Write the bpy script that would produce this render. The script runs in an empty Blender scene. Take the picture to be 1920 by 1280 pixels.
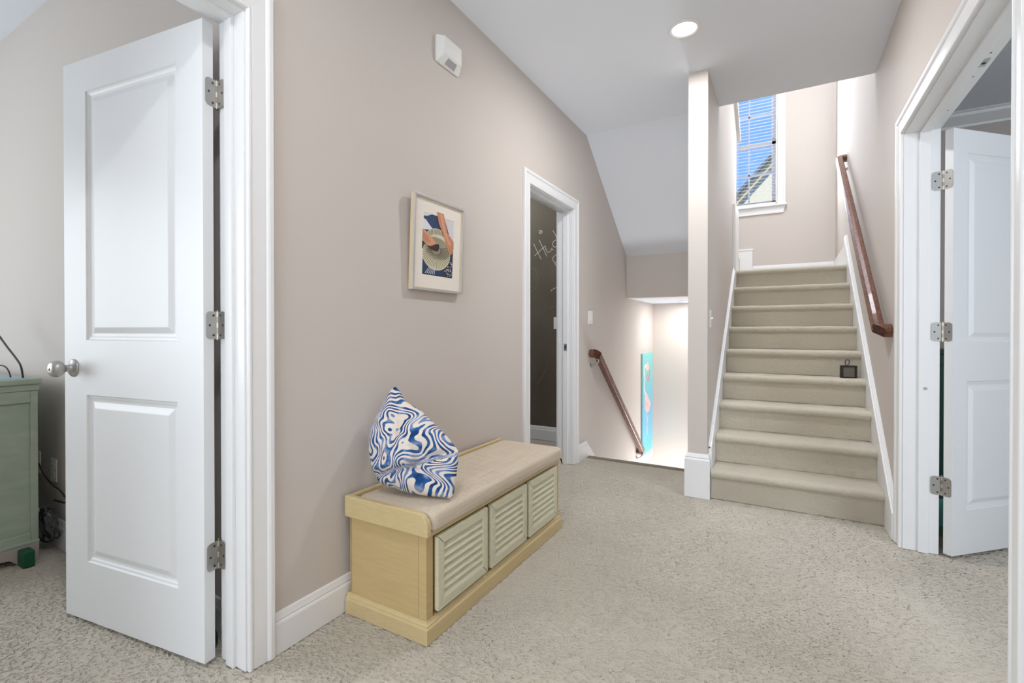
import bpy, bmesh, math, random
from mathutils import Vector, Matrix, noise as mnoise
random.seed(4)
PI = math.pi
S = bpy.context.scene
COL = S.collection

# ------------------------------------------------------------------ camera
F_PX, YAW, PITCH, CY = 892.5, -0.51789, -0.00631, 625.7
cam_d = bpy.data.cameras.new('camera'); cam = bpy.data.objects.new('camera', cam_d); COL.objects.link(cam)
cam_d.sensor_width = 36; cam_d.lens = F_PX * 36 / 1920
cam_d.shift_y = -(640 - CY) / 1920; cam_d.clip_start = 0.02
_f = Vector((math.sin(YAW) * math.cos(PITCH), math.cos(YAW) * math.cos(PITCH), math.sin(PITCH)))
_r = Vector((math.cos(YAW), -math.sin(YAW), 0)); _u = _r.cross(_f)
cam.matrix_world = Matrix(((_r.x, _u.x, -_f.x, 0), (_r.y, _u.y, -_f.y, 0), (_r.z, _u.z, -_f.z, 1.08), (0, 0, 0, 1)))
S.camera = cam

# ------------------------------------------------------------------ world, exposure, lights
S.view_settings.view_transform = 'Standard'; S.view_settings.look = 'None'
S.view_settings.gamma = 1; S.view_settings.use_curve_mapping = False
S.view_settings.exposure = 0.0
W = bpy.data.worlds.new('world'); S.world = W; W.use_nodes = True
bg = W.node_tree.nodes['Background']; bg.inputs[0].default_value = (0.17, 0.40, 0.93, 1); bg.inputs[1].default_value = 1.3
S.cycles.max_bounces = 8; S.cycles.diffuse_bounces = 5; S.cycles.use_denoising = True
S.cycles.sample_clamp_indirect = 4

def area(name, loc, direction, sx, sy, power, color=(1, 1, 1), spread=PI):
    d = bpy.data.lights.new(name, 'AREA'); d.shape = 'RECTANGLE'; d.size = sx; d.size_y = sy
    d.energy = power; d.color = color; d.spread = spread
    o = bpy.data.objects.new(name, d); COL.objects.link(o); o.location = loc
    o.rotation_euler = Vector(direction).to_track_quat('-Z', 'Y').to_euler(); return o
def disk(name, loc, r, power, color=(1, 1, 1)):
    d = bpy.data.lights.new(name, 'AREA'); d.shape = 'DISK'; d.size = 2 * r; d.energy = power; d.color = color
    o = bpy.data.objects.new(name, d); COL.objects.link(o); o.location = loc; return o
WARM = (1, .96, .90); COOL = (.92, .96, 1)
area('hall_fill', (-.35, -2.3, 1.5), (0, 1, .22), 1.6, 2.2, 58, (.83, .92, 1))  # added soft fill behind the camera; no window is built there
area('bedroom_fill', (-4.6, -1.2, 1.5), (1, .5, 0), 1.8, 1.6, 58, (.86, .94, 1))  # added fill brightening the left room, whose walls have no window
area('office_fill', (2.5, .75, 1.5), (-1, .66, 0.03), 1.6, 1.8, 50, (.84, .92, 1))  # added fill in the right room, aimed through the doorway at the left wall
area('stair_window_daylight', (-.02, 6.46, 3.3), (-.05, -1, 0), .6, 1.4, 34, (.86, .93, 1))
area('upper_landing_fill', (.0, 4.5, 5.35), (0, 0, -1), .8, 1.0, 78, (.86, .93, 1))  # added overhead fill for the stairwell, under a closed ceiling
area('lower_hall_fill', (-.78, 5.85, -1.35), (-.42, -.6, 1), .5, .6, 42, (.92, .96, 1))  # added fill aimed up from the lower stairs to brighten their walls
area('playroom_fill', (-2.6, 3.4, 2.6), (0, .6, -1), .8, .8, 20, (.9, .95, 1))  # added fill high in the chalkboard room, lifting its dark wall
sun = bpy.data.lights.new('sun', 'SUN'); sun.energy = 3.8; sun.angle = .01; sun.color = (1, .93, .80)
so = bpy.data.objects.new('sun', sun); COL.objects.link(so)
so.rotation_euler = Vector((.35, .8, -.75)).to_track_quat('-Z', 'Y').to_euler()

# ------------------------------------------------------------------ materials
def lin(c):
    c = c / 255; return c / 12.92 if c <= .04045 else ((c + .055) / 1.055) ** 2.4
def rgb(r, g, b): return (lin(r), lin(g), lin(b), 1)
class N:
    def __init__(s, name):
        s.m = bpy.data.materials.new(name); s.m.use_nodes = True; s.t = s.m.node_tree
        s.b = s.t.nodes['Principled BSDF']
    def n(s, typ, **kw):
        x = s.t.nodes.new(typ)
        for k, v in kw.items():
            if k in x.inputs.keys(): x.inputs[k].default_value = v
            else: setattr(x, k, v)
        return x
    def l(s, a, b): s.t.links.new(a, b)
def mat(name, col, rough=.5, metal=0, spec=.5, bump=None, var=None, coat=0):
    s = N(name); b = s.b
    b.inputs['Base Color'].default_value = col; b.inputs['Roughness'].default_value = rough
    b.inputs['Metallic'].default_value = metal; b.inputs['Specular IOR Level'].default_value = spec
    b.inputs['Coat Weight'].default_value = coat
    tc = s.n('ShaderNodeTexCoord')
    if bump:
        sc, st, dist = bump
        nz = s.n('ShaderNodeTexNoise', Scale=sc, Detail=3.0); s.l(tc.outputs['Object'], nz.inputs['Vector'])
        bp = s.n('ShaderNodeBump', Strength=st, Distance=dist); s.l(nz.outputs['Fac'], bp.inputs['Height'])
        s.l(bp.outputs['Normal'], b.inputs['Normal'])
    if var:
        col2, sc, stretch = var
        mp = s.n('ShaderNodeMapping'); mp.inputs['Scale'].default_value = stretch
        nz = s.n('ShaderNodeTexNoise', Scale=sc, Detail=4.0); s.l(tc.outputs['Object'], mp.inputs['Vector']); s.l(mp.outputs[0], nz.inputs['Vector'])
        rp = s.n('ShaderNodeValToRGB'); rp.color_ramp.elements[0].position = .35; rp.color_ramp.elements[1].position = .65
        rp.color_ramp.elements[0].color = col; rp.color_ramp.elements[1].color = col2
        s.l(nz.outputs['Fac'], rp.inputs['Fac']); s.l(rp.outputs['Color'], b.inputs['Base Color'])
    return s.m
M = {}
M['wall'] = mat('beige_wall_paint', rgb(205, 197, 191), .75, spec=.25, bump=(180, .06, .002))
M['ceiling'] = mat('flat_ceiling_paint', rgb(232, 236, 243), .9, spec=.1, bump=(220, .12, .002))
M['trim'] = mat('gloss_white_trim', rgb(234, 234, 235), .33, spec=.5)
M['door'] = mat('gloss_white_door', rgb(230, 231, 233), .42, spec=.5, bump=(60, .03, .002))
M['nickel'] = mat('satin_nickel', rgb(188, 187, 184), .42, 1)
M['screw'] = mat('dark_screw', rgb(70, 70, 72), .4, .8)
M['bronze'] = mat('worn_nickel_pin', rgb(150, 138, 118), .35, 1)
M['rail'] = mat('mahogany_rail', rgb(126, 80, 60), .36, spec=.5, var=(rgb(80, 44, 32), 9, (9, 1.1, 9)), coat=.25)
M['bench'] = mat('cream_bench_paint', rgb(202, 178, 130), .5, var=(rgb(197, 172, 123), 3, (3, 3, 30)), spec=.35)
M['bench_x'] = mat('cream_bench_paint_lengthwise', rgb(210, 190, 145), .45, var=(rgb(204, 183, 137), 3, (12, 2, 40)), spec=.4)
M['louver'] = mat('cream_paint_cool_lit', rgb(216, 214, 190), .45, var=(rgb(210, 205, 174), 6, (3, 3, 20)), spec=.4)  # bench cream turned paler, greener; cool light on the fronts painted in
M['bench_gap'] = mat('bench_inner_wood', rgb(158, 128, 82), .7)
M['black'] = mat('black_plastic', rgb(16, 14, 13), .4)
M['white_plastic'] = mat('white_plastic', rgb(232, 231, 228), .4)
M['grille'] = mat('grey_grille', rgb(165, 165, 168), .6)
M['slat'] = mat('white_blind_slat', rgb(240, 240, 242), .4)
M['chalk_wall'] = mat('chalkboard_paint', rgb(96, 88, 76), .8, spec=.2, var=(rgb(108, 100, 88), 1.8, (1, 1, 1)))
M['chalk'] = mat('chalk', rgb(205, 200, 188), .9)
M['chalk_faint'] = mat('faint_chalk', rgb(120, 112, 99), .9)
M['sage'] = mat('sage_dresser_paint', rgb(170, 182, 164), .5, var=(rgb(158, 172, 154), 4, (2, 2, 8)))
M['plinth'] = mat('taupe_plinth', rgb(178, 168, 160), .6)
M['bluetop'] = mat('blue_grey_top', rgb(150, 176, 190), .4)
M['green'] = mat('dark_green_plastic', rgb(10, 82, 50), .4)
M['darkgreen'] = mat('dark_green_cabinet_paint', rgb(18, 66, 52), .5)
M['teal'] = mat('teal_rug_wool', rgb(120, 190, 190), .95, bump=(120, .5, .005))
M['olive'] = mat('green_rug_wool', rgb(110, 140, 104), .95, bump=(120, .5, .005))
M['frame_wood'] = mat('pale_frame_wood', rgb(214, 196, 166), .5)
M['frame_silver'] = mat('silver_frame', rgb(196, 196, 198), .35, .4)
M['mat_board'] = mat('ivory_mat_board', rgb(238, 230, 220), .8)
M['house_side'] = mat('cream_siding', rgb(236, 208, 146), .8)
M['house_roof'] = mat('grey_shingle', rgb(110, 112, 105), .9)
M['house_trim'] = mat('white_house_trim', rgb(238, 220, 176), .7)
def emit(name, col, st):
    s = N(name); s.b.inputs['Base Color'].default_value = col; s.b.inputs['Emission Color'].default_value = col
    s.b.inputs['Emission Strength'].default_value = st; return s.m
M['lamp'] = emit('lamp_glow', (1, .98, .95, 1), 6)
def glass():
    s = N('window_glass'); g = s.n('ShaderNodeBsdfTransparent'); gl = s.n('ShaderNodeBsdfGlossy', Roughness=.02)
    mx = s.n('ShaderNodeMixShader'); mx.inputs[0].default_value = .05
    s.l(g.outputs[0], mx.inputs[1]); s.l(gl.outputs[0], mx.inputs[2])
    s.l(mx.outputs[0], s.t.nodes['Material Output'].inputs['Surface']); return s.m
M['glass'] = glass()
def carpet(name, c1, c2, bump=1.0):
    s = N(name); b = s.b; b.inputs['Roughness'].default_value = 1; b.inputs['Specular IOR Level'].default_value = .05
    b.inputs['Sheen Weight'].default_value = .25; b.inputs['Sheen Roughness'].default_value = .6
    tc = s.n('ShaderNodeTexCoord')
    mp = s.n('ShaderNodeMapping'); mp.inputs['Scale'].default_value = (.75, 1.25, 1.25); mp.inputs['Rotation'].default_value = (0, 0, .45)
    s.l(tc.outputs['Object'], mp.inputs['Vector'])
    n1 = s.n('ShaderNodeTexNoise', Scale=210.0, Detail=3.0, Roughness=.6, Distortion=.6); s.l(mp.outputs[0], n1.inputs['Vector'])
    n2 = s.n('ShaderNodeTexNoise', Scale=2.3, Detail=3.0); s.l(tc.outputs['Object'], n2.inputs['Vector'])
    n3 = s.n('ShaderNodeTexVoronoi', Scale=240.0); s.l(mp.outputs[0], n3.inputs['Vector'])
    ad = s.n('ShaderNodeMath', operation='MULTIPLY_ADD'); s.l(n3.outputs['Distance'], ad.inputs[0]); ad.inputs[1].default_value = -.5; s.l(n1.outputs['Fac'], ad.inputs[2])
    bp = s.n('ShaderNodeBump', Strength=bump, Distance=.004); s.l(ad.outputs[0], bp.inputs['Height']); s.l(bp.outputs[0], b.inputs['Normal'])
    rp = s.n('ShaderNodeValToRGB'); rp.color_ramp.elements[0].position = .3; rp.color_ramp.elements[1].position = .7
    rp.color_ramp.elements[0].color = c1; rp.color_ramp.elements[1].color = c2
    s.l(n2.outputs['Fac'], rp.inputs['Fac']); s.l(rp.outputs[0], b.inputs['Base Color'])
    return s.m
M['carpet'] = carpet('beige_shag_carpet', rgb(195, 186, 171), rgb(206, 197, 182))
M['nosing_carpet'] = carpet('dark_nosing_carpet', rgb(122, 112, 96), rgb(134, 124, 108), .8)  # darker carpet colour for the nosing strip at the down-stair edge
M['stair_carpet'] = carpet('stair_carpet', rgb(190, 181, 164), rgb(199, 190, 173), .8)
def fabric():
    s = N('oatmeal_linen'); b = s.b; b.inputs['Roughness'].default_value = .95; b.inputs['Specular IOR Level'].default_value = .1
    tc = s.n('ShaderNodeTexCoord'); fs = []
    for sc in ((6, 500, 500), (500, 6, 500)):
        mp = s.n('ShaderNodeMapping'); mp.inputs['Scale'].default_value = sc; s.l(tc.outputs['Object'], mp.inputs['Vector'])
        nz = s.n('ShaderNodeTexNoise', Scale=1.0, Detail=2.0); s.l(mp.outputs[0], nz.inputs['Vector']); fs.append(nz)
    ad = s.n('ShaderNodeMath', operation='ADD'); s.l(fs[0].outputs['Fac'], ad.inputs[0]); s.l(fs[1].outputs['Fac'], ad.inputs[1])
    rp = s.n('ShaderNodeValToRGB'); rp.color_ramp.elements[0].position = .75; rp.color_ramp.elements[1].position = 1.0
    rp.color_ramp.elements[0].color = rgb(198, 183, 162); rp.color_ramp.elements[1].color = rgb(216, 203, 185)
    hf = s.n('ShaderNodeMath', operation='MULTIPLY'); s.l(ad.outputs[0], hf.inputs[0]); hf.inputs[1].default_value = .9
    s.l(hf.outputs[0], rp.inputs[0]); s.l(rp.outputs[0], b.inputs['Base Color'])
    bp = s.n('ShaderNodeBump', Strength=.3, Distance=.002); s.l(ad.outputs[0], bp.inputs['Height']); s.l(bp.outputs[0], b.inputs['Normal'])
    return s.m
M['linen'] = fabric()
def zebra():
    s = N('blue_zebra_print'); b = s.b; b.inputs['Roughness'].default_value = .9; b.inputs['Specular IOR Level'].default_value = .1
    tc = s.n('ShaderNodeUVMap'); uv = tc.outputs['UV']
    n1 = s.n('ShaderNodeTexNoise', Scale=5.6, Detail=2.2, Roughness=.5, Distortion=.3); s.l(uv, n1.inputs['Vector'])
    sx = s.n('ShaderNodeSeparateXYZ'); s.l(uv, sx.inputs[0])
    ma = s.n('ShaderNodeMath', operation='MULTIPLY_ADD'); s.l(n1.outputs['Fac'], ma.inputs[0]); ma.inputs[1].default_value = 118.0
    dist = s.n('ShaderNodeVectorMath', operation='DISTANCE'); s.l(uv, dist.inputs[0]); dist.inputs[1].default_value = (.43, .53, 0)
    mx_ = s.n('ShaderNodeMath', operation='MULTIPLY'); s.l(dist.outputs['Value'], mx_.inputs[0]); mx_.inputs[1].default_value = 165.0
    s.l(mx_.outputs[0], ma.inputs[2])
    sn = s.n('ShaderNodeMath', operation='SINE'); s.l(ma.outputs[0], sn.inputs[0])
    n2 = s.n('ShaderNodeTexNoise', Scale=38.0, Detail=2.0); s.l(uv, n2.inputs['Vector'])
    wob = s.n('ShaderNodeMath', operation='MULTIPLY_ADD'); s.l(n2.outputs['Fac'], wob.inputs[0]); wob.inputs[1].default_value = .9; s.l(sn.outputs[0], wob.inputs[2])
    rp = s.n('ShaderNodeValToRGB'); e = rp.color_ramp.elements; e[0].position = .43; e[0].color = (1, 1, 1, 1); e[1].position = .50; e[1].color = (0, 0, 0, 1)
    s.l(wob.outputs[0], rp.inputs[0])
    n3 = s.n('ShaderNodeTexNoise', Scale=22.0, Detail=2.0); s.l(uv, n3.inputs['Vector'])
    r2 = s.n('ShaderNodeValToRGB'); e = r2.color_ramp.elements; e[0].position = .36; e[0].color = rgb(32, 66, 118); e[1].position = .64; e[1].color = rgb(140, 156, 190)
    e2 = e.new(.5); e2.color = rgb(52, 98, 158)
    s.l(n3.outputs['Fac'], r2.inputs[0])
    mix = s.n('ShaderNodeMix', data_type='RGBA'); s.l(rp.outputs[0], mix.inputs[0]); mix.inputs[7].default_value = rgb(232, 222, 212); s.l(r2.outputs[0], mix.inputs[6])
    s.l(mix.outputs[2], b.inputs['Base Color']); return s.m
M['zebra'] = zebra()

# ------------------------------------------------------------------ mesh helpers
def obj(name, bm, m, parent=None, smooth=False, bevel=0, seg=2, mods=None):
    bmesh.ops.recalc_face_normals(bm, faces=bm.faces)
    me = bpy.data.meshes.new(name); bm.to_mesh(me); bm.free()
    for x in (m if isinstance(m, (list, tuple)) else [m]): me.materials.append(x if not isinstance(x, str) else M[x])
    o = bpy.data.objects.new(name, me); COL.objects.link(o)
    if parent: o.parent = parent
    if smooth:
        for p in me.polygons: p.use_smooth = True
    if bevel:
        b = o.modifiers.new('bevel', 'BEVEL'); b.width = bevel; b.segments = seg; b.limit_method = 'ANGLE'; b.angle_limit = math.radians(35)
        b.harden_normals = False
    return o
def tag(o, label, cat, group=None, kind=None):
    o['label'] = label; o['category'] = cat
    if group: o['group'] = group
    if kind: o['kind'] = kind
    return o
def empty(name, loc=(0, 0, 0), rz=0):
    o = bpy.data.objects.new(name, None); COL.objects.link(o); o.location = loc; o.rotation_euler = (0, 0, rz)
    o.empty_display_size = .05; return o
def box(bm, x0, x1, y0, y1, z0, z1, mi=0, mtx=None):
    vs = [bm.verts.new((x, y, z)) for x in (x0, x1) for y in (y0, y1) for z in (z0, z1)]
    if mtx is not None:
        for v in vs: v.co = mtx @ v.co
    for f in ((0, 1, 3, 2), (4, 6, 7, 5), (0, 4, 5, 1), (2, 3, 7, 6), (0, 2, 6, 4), (1, 5, 7, 3)):
        fc = bm.faces.new([vs[i] for i in f]); fc.material_index = mi
    return vs
def boxes(name, lst, m, parent=None, **k):
    bm = bmesh.new()
    for b in lst: box(bm, *b)
    return obj(name, bm, m, parent, **k)
def prism(bm, pts, axis, a0, a1, mi=0):
    """pts 2-D polygon in the two other axes (order x,y,z without axis)"""
    def mk(p, a):
        return {'x': (a, p[0], p[1]), 'y': (p[0], a, p[1]), 'z': (p[0], p[1], a)}[axis]
    A = [bm.verts.new(mk(p, a0)) for p in pts]; B = [bm.verts.new(mk(p, a1)) for p in pts]
    n = len(pts)
    f = bm.faces.new(A); f.material_index = mi; f = bm.faces.new(B[::-1]); f.material_index = mi
    for i in range(n):
        f = bm.faces.new((A[i], B[i], B[(i + 1) % n], A[(i + 1) % n])); f.material_index = mi
def sweep(bm, rings, closed_ring=True, caps=True, mi=0):
    R = [[bm.verts.new(p) for p in r] for r in rings]; n = len(R[0])
    for a, b in zip(R, R[1:]):
        for i in range(n if closed_ring else n - 1):
            f = bm.faces.new((a[i], a[(i + 1) % n], b[(i + 1) % n], b[i])); f.material_index = mi
    if caps and closed_ring:
        bm.faces.new(R[0]).material_index = mi; bm.faces.new(R[-1][::-1]).material_index = mi
    return R
def tube(bm, pts, r, n=8, mi=0):
    pts = [Vector(p) for p in pts]; rings = []; up = None
    for i, p in enumerate(pts):
        t = (pts[min(i + 1, len(pts) - 1)] - pts[max(i - 1, 0)]).normalized()
        if up is None: up = Vector((0, 0, 1)) if abs(t.z) < .9 else Vector((1, 0, 0))
        a = t.cross(up).normalized(); b = a.cross(t).normalized(); up = b
        rr = r[i] if isinstance(r, (list, tuple)) else r
        rings.append([p + rr * (math.cos(2 * PI * k / n) * a + math.sin(2 * PI * k / n) * b) for k in range(n)])
    sweep(bm, rings, mi=mi)
def lathe(bm, prof, origin, axis, n=24, mi=0):
    """prof: (distance along axis, radius)"""
    axis = Vector(axis).normalized(); q = axis.to_track_quat('Z', 'Y'); o = Vector(origin); rings = []
    for d, r in prof:
        rings.append([o + q @ Vector((max(r, 1e-4) * math.cos(2 * PI * k / n), max(r, 1e-4) * math.sin(2 * PI * k / n), d)) for k in range(n)])
    sweep(bm, rings, mi=mi)
def bez(pts, n=8):
    """Catmull-Rom through points"""
    P = [Vector(p) for p in pts]; P = [P[0] * 2 - P[1]] + P + [P[-1] * 2 - P[-2]]; out = []
    for i in range(1, len(P) - 2):
        for k in range(n):
            t = k / n; a, b, c, d = P[i - 1:i + 3]
            out.append(.5 * ((2 * b) + (c - a) * t + (2 * a - 5 * b + 4 * c - d) * t * t + (3 * b - a - 3 * c + d) * t ** 3))
    out.append(P[-2]); return out
CAS = [(0, 0), (0, .012), (.004, .016), (.010, .016), (.014, .011), (.018, .013), (.060, .015), (.064, .019), (.070, .022), (.082, .022), (.086, .018), (.086, 0)]
def casing(bm, axis, plane, sgn, a0, a1, z1, z0=0, prof=CAS, sides=(1, 1)):
    """door/window casing around an opening a0..a1 up to z1, on wall plane, projecting sgn"""
    def P(a, z, t): return (plane + sgn * t, a, z) if axis == 'x' else (a, plane + sgn * t, z)
    rings = [[P(a0 - u, z0, t) for u, t in prof], [P(a0 - u, z1 + u, t) for u, t in prof],
             [P(a1 + u, z1 + u, t) for u, t in prof], [P(a1 + u, z0, t) for u, t in prof]]
    if not sides[0]: rings = rings[1:]
    if not sides[1]: rings = rings[:-1]
    sweep(bm, rings)
BASE = [(0, 0), (.015, 0), (.015, .098), (.013, .104), (.009, .107), (.011, .113), (.008, .124), (.006, .132), (0, .136)]
def baseboard(name, p0, p1, nrm, h=1.0, z=0, m='trim', kind='structure', label=None):
    """straight baseboard from p0 to p1 (x,y) with outward normal nrm"""
    bm = bmesh.new()
    rings = [[(p[0] + nrm[0] * t, p[1] + nrm[1] * t, z + s * h) for t, s in BASE] for p in (p0, p1)]
    sweep(bm, rings)
    o = obj(name, bm, m); tag(o, label or 'white profiled baseboard', 'baseboard', kind=kind); return o

XL, XLo = -1.475, -1.605      # hall face / room face of the left wall
XR, XRo = .517, .655          # hall face / room face of the right wall
ZC = 2.76; RISE, RUN, Y0 = .186, .235, 3.273
PX0, PX1 = -.542, -.423       # partition between the two stair flights
YB = 6.58                     # wall behind the upper landing
D1 = (.06, .885, 2.085); D2 = (2.815, 3.575, 2.052); D3 = (1.69, 3.008, 2.052)
ZUP, ZDN = 5.5, -2.1

# ------------------------------------------------------------------ large structure
def struct(name, bx, m, label, cat): return tag(boxes(name, bx, m), label, cat, kind='structure')
def grid(x0, x1, y0, y1, s=.005):
    nx, ny = int((x1 - x0) / s), int((y1 - y0) / s); vs = []; fs = []
    for j in range(ny + 1):
        for i in range(nx + 1): vs.append((x0 + (x1 - x0) * i / nx, y0 + (y1 - y0) * j / ny))
    return nx, ny, vs
fo = struct('floor', [(-5, 5, -3, 3.83, -.25, -.004), (-5, XLo, 3.83, 5.0, -.25, -.004), (PX0 + .01, 5, 3.83, YB + .1, -.25, -.004), (XLo, XL - .001, 3.83, 3.95, -.25, -.004)], 'carpet',
       'beige shag carpet covering the hall floor', 'floor')
import numpy as np
_rng = np.random.default_rng(11)
def vnoise(X, Y, n=256, tab=_rng.random((256, 256))):
    xi = np.floor(X).astype(int); yi = np.floor(Y).astype(int); fx = X - xi; fy = Y - yi
    fx = fx * fx * (3 - 2 * fx); fy = fy * fy * (3 - 2 * fy); a = tab[xi % n, yi % n]; b = tab[(xi + 1) % n, yi % n]; c = tab[xi % n, (yi + 1) % n]; d = tab[(xi + 1) % n, (yi + 1) % n]
    return (a * (1 - fx) + b * fx) * (1 - fy) + (c * (1 - fx) + d * fx) * fy
def pile(name, x0, x1, y0, y1, step, z=0.0, amp=.027):
    nx, ny = int((x1 - x0) / step), int((y1 - y0) / step)
    X, Y = np.meshgrid(np.linspace(x0, x1, nx + 1), np.linspace(y0, y1, ny + 1)); c, s_ = math.cos(-.35), math.sin(-.35)
    U = X * c - Y * s_; V = X * s_ + Y * c
    U = U + .006 * vnoise(X * 60, Y * 60); V = V + .006 * vnoise(X * 60 + 31, Y * 60 + 7)
    a = .66 * vnoise(U * 100, V * 185) + .34 * vnoise(U * 190 + 9, V * 250 + 3)
    lo = .6 * vnoise(X * 2.1 + 5, Y * 2.1) + .4 * vnoise(X * 6 + 15, Y * 6)
    pit = np.clip((.40 + .20 * (lo - .5) - a) / .085, 0, 1); pit = pit * pit * (3 - 2 * pit)
    Z = z - amp * pit - .0012 * (1 - a) - .002 * (1 - lo)
    me = bpy.data.meshes.new(name); me.vertices.add(X.size); me.vertices.foreach_set('co', np.stack([X, Y, Z], -1).astype(np.float32).ravel())
    q = np.arange(X.size).reshape(ny + 1, nx + 1); F = np.stack([q[:-1, :-1], q[:-1, 1:], q[1:, 1:], q[1:, :-1]], -1).reshape(-1, 4)
    me.loops.add(F.size); me.loops.foreach_set('vertex_index', F.ravel().astype(np.int32)); me.polygons.add(len(F)); me.polygons.foreach_set('loop_start', (np.arange(len(F)) * 4).astype(np.int32))
    me.polygons.foreach_set('use_smooth', np.ones(len(F), bool)); me.update(calc_edges=True); me.materials.append(M['carpet'])
    o = bpy.data.objects.new(name, me); COL.objects.link(o); o.parent = fo; o['kind'] = 'stuff'; return o
pile('carpet_pile', -1.62, .75, .15, 2.4, .0032)
pile('carpet_pile', .75, 1.5, 1.6, 3.3, .0042)
pile('carpet_pile', -2.6, .75, 2.4, 3.832, .0040)
pile('carpet_pile', -3.6, -1.62, .15, .955, .0034)
struct('ceiling', [(XLo, XRo, -3, 3.88, ZC, ZC + .3)], 'ceiling', 'flat pale grey ceiling over the hall', 'ceiling')
struct('ceiling_bedroom', [(-5, XLo, -3, 5.0, ZC + .015, ZC + .2)], 'ceiling', 'pale ceiling of the room behind the left open door', 'ceiling')
struct('ceiling_office', [(XRo, 5, -3, YB, ZC, ZC + .2)], 'ceiling', 'pale ceiling of the room behind the right double door', 'ceiling')
struct('ceiling_stairwell', [(XLo, XRo, 3.7, YB + .2, ZUP, ZUP + .2)], 'ceiling', 'high ceiling over the stairwell', 'ceiling')
bm = bmesh.new()
prism(bm, [(3.88, ZC), (5.09, 1.884), (5.09, 2.09), (3.88, ZC + .2)], 'x', XL, PX0)
tag(obj('ceiling_slope', bm, 'ceiling'), 'sloped grey soffit above the stairs going down', 'ceiling', kind='structure')
struct('wall_bulkhead', [(XL, PX0, 5.09, 5.2, 1.434, 1.9)], 'wall', 'beige bulkhead wall band above the stairs going down', 'wall')
struct('ceiling_lower', [(XL, PX0, 5.2, 6.3, 1.434, 1.5)], 'ceiling', 'white lower ceiling beneath the landing', 'ceiling')
def wall_along_y(name, x0, x1, y0, y1, z0, z1, holes, label, m='wall', cut=None):
    bx = []; y = y0
    for (a, b, top) in holes:
        bx.append((x0, x1, y, a, z0, z1)); bx.append((x0, x1, a, b, top, z1)); y = b
        if z0 < 0: bx.append((x0, x1, a, b, z0, -.26))
    bx.append((x0, x1, y, y1, z0, z1)); return struct(name, bx, m, label, 'wall')
wall_along_y('wall_left', XLo, XL, -3, 6.6, 0, ZUP, [(D1[0] - .02, D1[1] + .02, D1[2] + .02), (D2[0] - .02, D2[1] + .02, D2[2] + .02)], 'long beige wall on the left with picture and bench')
struct('wall_left_lower', [(XLo, XL, 3.84, 6.6, ZDN, 0)], 'wall', 'lower beige wall beside the stairs going down', 'wall')
wall_along_y('wall_right', XR, XRo, -3, YB + .1, 0, ZUP, [(D3[0] - .02, D3[1] + .02, D3[2] + .02)], 'beige wall on the right with double door and handrail')
struct('wall_stair_front', [(XLo, XRo, 3.72, 3.88, ZC + .3, ZUP)], 'wall', 'beige wall above the ceiling edge in the stairwell', 'wall')
bm = bmesh.new()
zc = lambda y: 3.09 + (5.53 - y) * .605
prism(bm, [(3.28, 0), (5.40, 0), (5.40, zc(5.40) - .03), (3.28, zc(3.28) - .03)], 'x', PX0, PX1)
prism(bm, [(3.88, ZDN), (6.3, ZDN), (6.3, 1.434), (3.88, 1.434)], 'x', PX0 + .002, PX1 - .002)
tag(obj('wall_partition', bm, 'wall'), 'narrow beige wall end standing between the two stair flights', 'wall', kind='structure')
wx0, wx1, wz0, wz1 = -.95, -.072, 2.606, 4.17
struct('wall_back', [(XL, wx0, YB, YB + .14, 1.4, ZUP), (wx1, XR, YB, YB + .14, 1.4, ZUP), (wx0, wx1, YB, YB + .14, 1.4, wz0), (wx0, wx1, YB, YB + .14, wz1, ZUP)], 'wall',
       'beige wall with the window at the top of the stairs', 'wall')
struct('wall_lower_back', [(XL, PX0, 6.3, 6.42, ZDN, 1.434)], 'wall', 'pale wall at the foot of the stairs going down', 'wall')
struct('floor_landing', [(XL, XR, 5.19, YB, 1.5, 1.674)], 'stair_carpet', 'carpeted landing at the top of the stairs', 'floor')
struct('floor_lower', [(XL, PX0, 5.6, 6.3, ZDN, -1.86)], 'carpet', 'lower landing below the stairs going down', 'floor')
struct('wall_bedroom_back', [(-5, XLo, .95, 1.07, 0, ZC + .015)], 'wall', 'beige wall behind the left open door', 'wall')
struct('wall_bedroom_side', [(-5.1, -5, -3, 5.0, 0, ZC)], 'wall', 'far side wall of the left room', 'wall')
struct('wall_behind', [(-5, 5, -3.12, -3, 0, ZC)], 'wall', 'wall behind the hall', 'wall')
struct('wall_office_side', [(5, 5.1, -3, YB, 0, ZC)], 'wall', 'far side wall of the right room', 'wall')
struct('wall_office_back', [(XRo, 5, 4.95, 5.07, 0, ZC)], 'wall', 'beige wall with crown moulding seen above the right door', 'wall')
cw = struct('wall_chalkboard', [(-5, XLo, 4.25, 4.35, 0, ZC)], 'chalk_wall', 'dark brown chalkboard wall seen through the narrow doorway', 'wall')

# crown moulding in the right room
bm = bmesh.new()
cr = [(0, 0), (.012, 0), (.018, -.014), (.030, -.022), (.066, -.070), (.078, -.078), (.080, -.095), (.0, -.105)]
cr = [(0, 2.655), (.012, 2.655), (.016, 2.672), (.045, 2.70), (.07, 2.725), (.078, 2.745), (.09, 2.75), (.09, ZC), (0, ZC)]
prism(bm, [(4.95 - a, z) for a, z in cr], 'x', XRo, 5)
tag(obj('trim_7', bm, 'trim'), 'white crown moulding in the room behind the right door', 'trim', kind='structure')

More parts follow.
